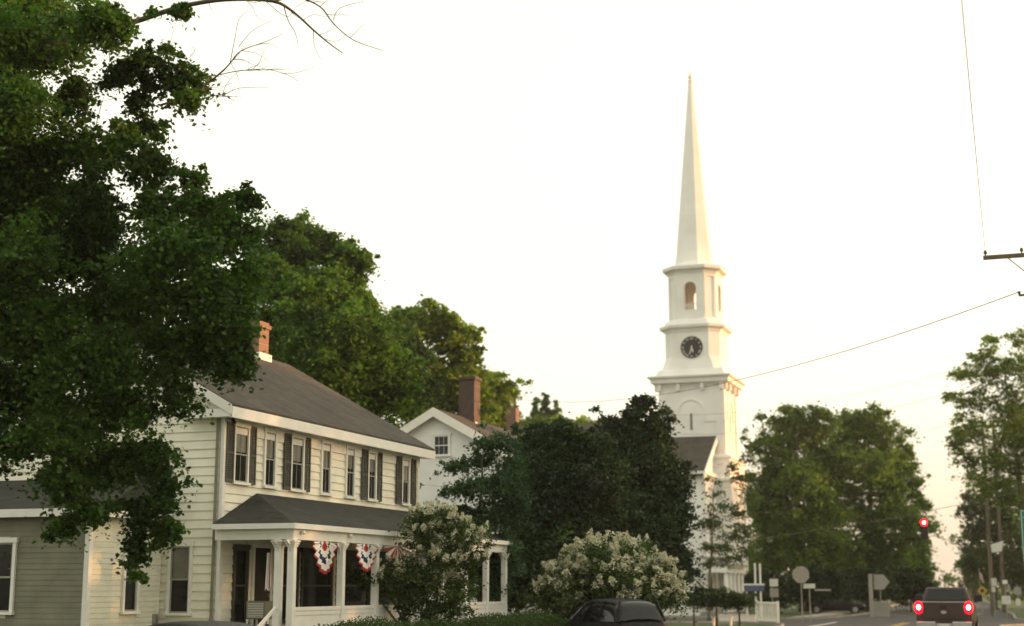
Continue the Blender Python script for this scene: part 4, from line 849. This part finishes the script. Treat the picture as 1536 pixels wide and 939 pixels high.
m.prism([(xb,y,Z(817,100)),(xb+.85,y,Z(811,100)),(xb+.7,y,Z(827,100)),(xb+.06,y,Z(829,100))], (0,.03,0)); m.build('banner', M['signwhite'], t)
t, x, y = signpost('flag_pole', 'pale pink flag drooping from a short pole behind the yellow diamond sign', 1470, 112, Z(852,112), 'flag', .025); m = MB(); m.prism([(x+.03,y,Z(857,112)),(x+.2,y,Z(862,112)),(x+.34,y,Z(876,112)),(x+.18,y,Z(873,112)),(x+.03,y,Z(866,112))], (0,.04,0)); m.build('flag', M['pink'], t)
x, y = ground(1556, 60); t = thing('green_sign', 'tall green street sign cut by the right edge of the picture', 'sign', (x,y,0)); m = MB(); m.tube([(x,y,0),(x,y,Z(766,60))], .045, 10); m.build('pole', M['steel'], t)
plate(t, rect(.96,1.85), x, y, Z(799,60), M['green'], .02, -.06); 
m = MB(); zc = Z(799,60)
for w_, z_ in ((.44,.88),(.44,-.88)): m.box(x-w_,x+w_,y-.086,y-.081,zc+z_-.015,zc+z_+.015)
for s in (-.44,.44): m.box(x+s-.012,x+s+.012,y-.0865,y-.0812,zc-.86,zc+.86)
for k in range(5): m.box(x-.36,x+.1,y-.085,y-.0812,zc+.6-.3*k,zc+.64-.3*k)
m.build('sign_border', M['signwhite'], t)
x, y = ground(1560, 66); t = thing('window_kiosk', 'white framed glazed case under the green sign at the right edge', 'kiosk', (x,y,0)); m = MB(); m.box(x-.56,x+.56,y-.28,y+.3,.2,Z(812,66)); m.build('body', M['dark'], t)
m = MB(); zt_ = Z(812,66)
for z_ in (.2, 1.1, 1.9, 2.75, zt_-.05): m.box(x-.60,x+.60,y-.33,y-.285,z_,z_+.07)
for s in (-.6,-.02,.54): m.box(x+s,x+s+.06,y-.326,y-.283,.272,zt_-.052)
m.build('frame', M['signwhite'], t)

# ------------------------------------------------------------------ poles and cables
def cable(p0, p1, sag, r, label, name='power_line', n=28):
    p0, p1 = Vector(p0), Vector(p1); m = MB(); m.tube([p0.lerp(p1, k/n)-Vector((0,0,sag*4*(k/n)*(1-k/n))) for k in range(n+1)], r, 5); return tag(m.build(name, M['wire'], None, smooth=True), label, 'cable', 'overhead cables')
PL = at(1475, 388, 44); px_, py_ = PL.x+1.42, PL.y; arm_z = PL.z
up_ = thing('utility_pole', 'wooden utility pole just outside the right edge, its crossarm reaching in', 'utility pole', (px_,py_,0))
m = MB(); m.tube([(px_,py_,0),(px_,py_,arm_z+.55)], [.17,.11], 14); m.build('pole', M['wood'], up_, smooth=True)
m = MB(); m.box(px_-1.42,px_+1.42,py_-.17,py_-.06,arm_z-.06,arm_z+.06); m.build('crossarm', M['wood'], up_)
for dx in (-1.35, -.3, 1.35):
    zz = arm_z + .06; m = MB(); m.ring(px_+dx, py_-.115, [([(r*cos(t*pi/5),r*sin(t*pi/5)) for t in range(10)],zz+z_) for r, z_ in ((.02,0),(.02,.05),(.055,.06),(.055,.10),(.035,.11),(.05,.13),(.03,.17))]); m.build('insulator', M['ceramic'], up_, smooth=True)
m = MB(); m.tube([(px_-.7,py_-.11,arm_z-.06),(px_-.05,py_-.11,arm_z-.7)], .018, 6); m.build('brace', M['steel'], up_)
sec = at(1528, 443, 44); m = MB(); m.box(sec.x, px_, sec.y-.04, sec.y+.04, sec.z-.03, sec.z+.03); m.tube([(sec.x+.02,sec.y,sec.z+.02),(sec.x+.02,sec.y,sec.z+.12)], [.03,.05], 8); m.build('side_bracket', M['wood'], up_)
cable((px_-1.35,py_-.115,arm_z+.2), at(1437,-60,17), .12, .006, 'thin cable rising from the crossarm over the street toward the top of the picture')
cable(sec + Vector((0,0,.1)), at(772, 598, 98), 1.35, .014, 'main dark cable crossing the sky from the right edge past the steeple')
cable(at(1560, 515, 62), at(985, 622, 96), .9, .008, 'faint upper cable ending at the church tower'); cable(at(1560, 545, 62), at(1000, 650, 96), 1.0, .008, 'faint lower cable ending at the church tower')
cable(at(1560, 590, 62), at(1010, 700, 96), 1.0, .006, 'faintest lowest cable crossing behind the street maples')
x, y = ground(772, 98); up2 = thing('utility_pole', 'wooden utility pole hidden among the trees left of the steeple', 'utility pole', (x,y,0)); zz = at(772,598,98).z; m = MB(); m.tube([(x,y,0),(x,y,zz+.1)],[.16,.11],10); m.build('pole', M['wood'], up2)
for px, dd, lb in ((1487,112,'slim wooden pole among the right hand trees, left one'), (1504,118,'slim wooden pole among the right hand trees, right one')):
    x, y = ground(px, dd); o = thing('utility_pole', lb, 'utility pole', (x,y,0)); m = MB(); m.tube([(x,y,0),(x+.05,y,at(px,625,dd).z)],[.17,.11],10); m.build('pole', M['wood'], o); zz = at(px,640,dd).z; m = MB(); m.box(x-1.0,x+1.0,y-.16,y-.1,zz,zz+.1); m.build('crossarm', M['wood'], o)
# signal on its span wire
SD = 85; sg_ = at(1386, 784, SD); pr_ = (1.9, sg_.y+2.0); pl_ = ground(985, 80)
for (x, y), lb in ((pr_, 'steel signal pole at the right hand corner'), (pl_, 'steel signal pole behind the tall dark evergreen')):
    o = thing('signal_pole', lb, 'pole', (x,y,0)); m = MB(); m.tube([(x,y,0),(x,y,8.3)],[.13,.09],12); m.build('pole', M['steel'], o)
wz = sg_.z+.62
m = MB(); Q = [Vector((pl_[0],pl_[1],5.6)), at(1115,811,81), at(1250,790,83), Vector((sg_.x,sg_.y,wz)), Vector((pr_[0],pr_[1],8.0))]
pts = []
for i in range(4):
    for k in range(6): t_ = k/6; pts.append(Q[i].lerp(Q[i+1], t_)-Vector((0,0,.06*4*t_*(1-t_))))
pts.append(Q[-1]); m.tube(pts, .016, 6); tag(m.build('span_wire', M['wire'], None), 'span wire carrying the red traffic light across the junction', 'cable')
sig = thing('traffic_light', 'traffic light showing red, hung on its span wire over the junction', 'traffic light', (sg_.x, sg_.y, sg_.z))
m = MB(); m.box(sg_.x-.20,sg_.x+.20,sg_.y-.0,sg_.y+.22,sg_.z-.98,sg_.z+.22); m.build('housing', M['black'], sig, bevel=.02); m = MB(); m.tube([(sg_.x,sg_.y+.11,sg_.z+.22),(sg_.x,sg_.y+.11,wz)],.02,6); m.build('hanger', M['steel'], sig)
M['sigred'] = mat('signal_red_lens', (.6,.01,.01), .4, 0, emit=(1,.0,.004), es=9.0); M['sigcore'] = mat('signal_glare_core', (1,.5,.4), .3, 0, emit=(1,.42,.26), es=9)
for k in range(3):
    z_ = sg_.z-.38*k; m = MB(); disc(m, sg_.x, z_, .19 if k == 0 else .155, sg_.y-.03, sg_.y-.001, 20); l_ = m.build('red_lens' if k == 0 else 'lens', M['sigred'] if k == 0 else M['lens'], sig)  # lit lens made oversized, its glare put into the shape
    if k == 0: m = MB(); disc(m, sg_.x, z_, .085, sg_.y-.045, sg_.y-.031, 16); m.build('bulb', M['sigcore'], l_)  # pale disc standing for the overexposed centre of the lamp
    m = MB(); K = 10
    for q in range(K):
        a0, a1 = pi*(-.1+1.2*q/K), pi*(-.1+1.2*(q+1)/K); r = .195
        m.prism([(sg_.x+r*cos(a0),sg_.y-.2,z_+r*sin(a0)),(sg_.x+r*cos(a1),sg_.y-.2,z_+r*sin(a1)),(sg_.x+(r+.01)*cos(a1),sg_.y-.2,z_+(r+.01)*sin(a1)),(sg_.x+(r+.01)*cos(a0),sg_.y-.2,z_+(r+.01)*sin(a0))], (0,.199,0))
    m.build('visor', M['black'], sig)

# ------------------------------------------------------------------ vehicles (built lengthwise along local +x = front, then turned)
def loft(mb, st, mi=0):
    n = len(st[0]); V = [p for r in st for p in r]; Fc = []
    for i in range(len(st)-1):
        for k in range(n-1): Fc.append((i*n+k, (i+1)*n+k, (i+1)*n+k+1, i*n+k+1))
        Fc.append((i*n+n-1, (i+1)*n+n-1, (i+1)*n, i*n))
    Fc += [tuple(range(n)), tuple(range(len(st)*n-1, (len(st)-1)*n-1, -1))]; mb.add(V, Fc, mi)
def car(name, label, x, y, rz, paint, L=4.6, W=1.85, H=1.55, belt=.98, wag=False, cat='car', group=None):
    t = thing(name, label, cat, (0,0,0), group); h = L/2; cl_ = .2
    # body ring: bottom, sill, belt, across
    def ring_(x_, zt_, w_, zb=cl_): return [(x_,-w_*.92,zb),(x_,-w_,zb+.2),(x_,-w_,zt_-.18),(x_,-w_*.93,zt_-.03),(x_,-w_*.6,zt_),(x_,w_*.6,zt_),(x_,w_*.93,zt_-.03),(x_,w_,zt_-.18),(x_,w_,zb+.2),(x_,w_*.92,zb)]
    w_ = W/2; fr = .30 if not wag else .26
    st = [ring_(-h, belt-.16, w_*.84, .38), ring_(-h+.12, belt, w_*.95, .28), ring_(-h+.6, belt+.02, w_), ring_(0, belt, w_), ring_(h-L*fr, belt-.02, w_), ring_(h-.55, belt-.16, w_*.97), ring_(h-.12, belt-.28, w_*.88, .26), ring_(h, belt-.40, w_*.74, .32)]
    m = MB(); loft(m, st); body = m.build('body', M[paint], t, smooth=True); body.modifiers.new('sub','SUBSURF').render_levels = 1
    rw = w_*.72; xr0, xr1 = (-h+.35, h-L*.42) if wag else (-h+.95, h-L*.44); b0, b1 = (-h+.12, h-L*.24) if wag else (-h+.35, h-L*.27)
    zb_ = belt-.05; zr_ = H
    def cab_(x_, top, k_): wb = w_*.93; wt = rw; hh_ = zb_+(top-zb_); return [(x_,-wb*k_,zb_),(x_,-(wb*.45+wt*.55)*k_,zb_+(top-zb_)*.55),(x_,-wt*k_,top-.07),(x_,-wt*.7*k_,top),(x_,wt*.7*k_,top),(x_,wt*k_,top-.07),(x_,(wb*.45+wt*.55)*k_,zb_+(top-zb_)*.55),(x_,wb*k_,zb_)]
    m = MB(); n0 = 0; xs = [(b0,zb_+.08,.97),(b0*.55+xr0*.45,zb_+(zr_-zb_)*.5,.98),(xr0,zr_-.05,.98),(xr0*.6+xr1*.4,zr_,1),(xr0*.2+xr1*.8,zr_-.01,1),(xr1,zr_-.06,.99),(xr1*.5+b1*.5,zb_+(zr_-zb_)*.52,.99),(b1,zb_+.07,.97)]
    R_ = [cab_(*q) for q in xs]; V = [p for q in R_ for p in q]; m.v += V
    for i in range(7):
        for k in range(7):
            m.f.append((i*8+k,(i+1)*8+k,(i+1)*8+k+1,i*8+k+1)); glassy = (k in (0,1,5,6)) or (i in (0,1) and k in (2,3,4)) or (i in (5,6) and k in (2,3,4)); m.mi.append(0 if glassy and not (2 <= i <= 4 and k in (2,3,4)) else 1)
    cabo = m.build('cabin', [M['carglass'], M[paint]], t, smooth=True); sb = cabo.modifiers.new('sub','SUBSURF'); sb.levels = 2; sb.render_levels = 2
    m = MB()
    def pil(a, b, r=.035): q = MB(); q.tube([a, b], r, 6); q.build('pillar', M[paint], t)
    for s in (-1,1):
        pil((b0+.05,s*w_*.90,zb_),(xr0,s*rw*.98,H-.10),.04); pil((b1-.03,s*w_*.90,zb_),(xr1,s*rw*.97,H-.11),.028)
        for f_ in ((.36,.66) if wag else (.52,)): pil((b0+(b1-b0)*f_,s*w_*.92,zb_),(xr0+(xr1-xr0)*f_,s*(rw),H-.09),.03)
    m.build('roof_rail', M[paint], t) if m.v else None
    for sx in (-h+.82, h-.86):
        for s in (-1,1):
            yy = s*(w_-.10); m = MB(); m.tube([(sx,yy-.11,.33),(sx,yy+.11,.33)], .33, 20); wh = m.build('wheel', M['rubber'], t); m = MB(); m.tube([(sx,yy+s*.09,.33),(sx,yy+s*.118,.33)], .2, 12); m.build('rim', M['steel'], wh)
    for s in (-1,1):
        m = MB(); m.box(h-.30,h-.12,s*w_*.66-.16,s*w_*.66+.16,belt-.42,belt-.30); m.build('headlight', M['chrome'], t); m = MB(); m.box(-h-.0,-h+.1,s*w_*.7-.14,s*w_*.7+.14,belt-.34,belt-.16); m.build('tail_light', mat('red_lens_unlit', (.15,.01,.01), .3, 0) if 'red_lens_unlit' not in bpy.data.materials else bpy.data.materials['red_lens_unlit'], t)
        m = MB(); m.box(b1-.25,b1-.1,s*(w_+.12)-.1,s*(w_+.12)+.1,belt-.02,belt+.12); m.build('mirror', M[paint], t, bevel=.03)
    t.location = (x,y,0); t.rotation_euler.z = rz; return t
x, y = ground(287, 22.5); car('parked_sedan', 'black car roof peeping into the bottom left of the picture', x, y-.2, radians(-90), 'carblack', 4.7, 1.8, 1.50)
x, y = ground(908, 44); car('parked_suv', 'black sport utility vehicle parked in front of the flowering hydrangea mound', x, y, radians(138), 'carblack', 4.2, 1.75, 1.68, 1.08, True)
x, y = ground(1252, 112); car('parked_sedan', 'far dark car parked in the shade between the street signs', x, y, radians(10), 'carblack', 4.5, 1.75, 1.42)
# pickup
x, y = ground(1420, 56); tk = thing('pickup_truck', 'dark maroon pickup truck braking at the junction, tail lights lit', 'pickup truck', (0,0,0))
def pr(x0, z0, w0): pass
m = MB(); W2 = .97
def bring(x_, zt_, w_, zb=.55): return [(x_,-w_*.95,zb),(x_,-w_,zb+.15),(x_,-w_,zt_-.12),(x_,-w_*.96,zt_),(x_,w_*.96,zt_),(x_,w_,zt_-.12),(x_,w_,zb+.15),(x_,w_*.95,zb)]
loft(m, [bring(-2.62,1.33,W2*.97),bring(-2.5,1.36,W2),bring(-.6,1.36,W2),bring(.9,1.30,W2),bring(1.9,1.22,W2*.98),bring(2.6,1.12,W2*.92),bring(2.75,.95,W2*.85,.5)]); m.build('body', M['maroon'], tk)
m = MB(); m.add([(-.75,-.88,1.33),(1.25,-.88,1.30),(1.25,.88,1.30),(-.75,.88,1.33),(-.62,-.70,1.83),(.45,-.70,1.83),(.45,.70,1.83),(-.62,.70,1.83)], [(0,1,5,4),(1,2,6,5),(2,3,7,6),(3,0,4,7),(4,5,6,7)])
m.build('cab', M['maroon'], tk, bevel=.05)
gl = MB(); gl.prism([(-.765,-.74,1.41),(-.765,.74,1.41),(-.665,.62,1.77),(-.665,-.62,1.77)], (-.008,0,0)); gl.build('rear_window', M['carglass'], tk)
for s in (-1,1): gl = MB(); gl.prism([(-.5,s*.872,1.40),(.95,s*.872,1.38),(.42,s*.725,1.76),(-.45,s*.725,1.77)], (0,s*.01,0)); gl.build('side_window', M['carglass'], tk)
gl = MB(); gl.prism([(1.24,-.78,1.37),(1.24,.78,1.37),(.50,.62,1.78),(.50,-.62,1.78)], (.02,0,.01)); gl.build('windscreen', M['carglass'], tk)
tg = MB(); tg.box(-2.66,-2.625,-.74,.74,.80,1.34); tgo = tg.build('tailgate', M['maroon'], tk, bevel=.012)
q = MB(); q.box(-2.675,-2.661,-.62,.62,.88,.94); q.box(-2.672,-2.661,-.66,.66,1.20,1.22); q.build('crease', M['maroon'], tgo)
q = MB(); q.box(-2.69,-2.661,-.13,.13,1.12,1.24); q.build('tailgate_handle', M['black'], tgo); q = MB(); q.prism([(-2.662,.1*cos(2*pi*k/16),1.02+.055*sin(2*pi*k/16)) for k in range(16)], (-.012,0,0)); q.build('badge', M['chrome'], tgo)
q = MB(); q.box(-2.85,-2.63,-.95,-.28,.52,.72); q.box(-2.85,-2.63,.28,.95,.52,.72); q.box(-2.80,-2.63,-.28,.28,.48,.66); q.build('rear_bumper', M['chrome'], tk, bevel=.03)
q = MB(); q.box(-2.815,-2.801,-.16,.16,.50,.65); q.build('licence_plate', M['signwhite'], tk)
for s in (-1,1):
    q = MB(); q.prism([(-2.672,s*.86+.145*cos(2*pi*k/20),1.175+.20*sin(2*pi*k/20)) for k in range(20)], (.07,0,0)); tl = q.build('tail_light', M['tail'], tk, bevel=.02)  # red disc sized up to stand for the lamp's halo
    q = MB(); q.prism([(-2.674,s*.86+.07*cos(2*pi*k/16),1.18+.08*sin(2*pi*k/16)) for k in range(16)], (-.02,0,0)); q.build('bulb', M['bulb'], tl)  # pale glowing disc painted in as the overexposed lamp centre
    q = MB(); q.box(.85,1.05,s*1.08-.14,s*1.08+.14,1.34,1.58); q.build('mirror', M['black'], tk, bevel=.03)
    for sx in (-1.75, 1.75):
        q = MB(); q.tube([(sx,s*.84-.14,.40),(sx,s*.84+.14,.40)], .40, 22); wh = q.build('wheel', M['rubber'], tk); q = MB(); q.tube([(sx,s*.96,.40),(sx,s*.985,.40)], .23, 14); q.build('rim', M['steel'], wh)
q = MB(); q.box(-2.5,2.5,-.7,.7,.38,.60); q.build('chassis', M['black'], tk)
tk.scale.z = 1.08; tk.location = (x, y, 0); tk.rotation_euler.z = radians(90)

# ------------------------------------------------------------------ evening haze over the whole place
hz = MB(); hz.box(-700, 700, -400, 900, -1, 60); ho = hz.build('haze', []); tag(ho, kind='stuff')
hm = bpy.data.materials.new('evening_haze'); hm.use_nodes = True; hn = hm.node_tree; hn.nodes.remove(hn.nodes['Principled BSDF'])
pv = hn.nodes.new('ShaderNodeVolumePrincipled'); pv.inputs['Color'].default_value = (.95, .93, .88, 1); pv.inputs['Density'].default_value = .00026; pv.inputs['Anisotropy'].default_value = .3
hn.links.new(pv.outputs[0], hn.nodes['Material Output'].inputs['Volume']); ho.data.materials.append(hm)
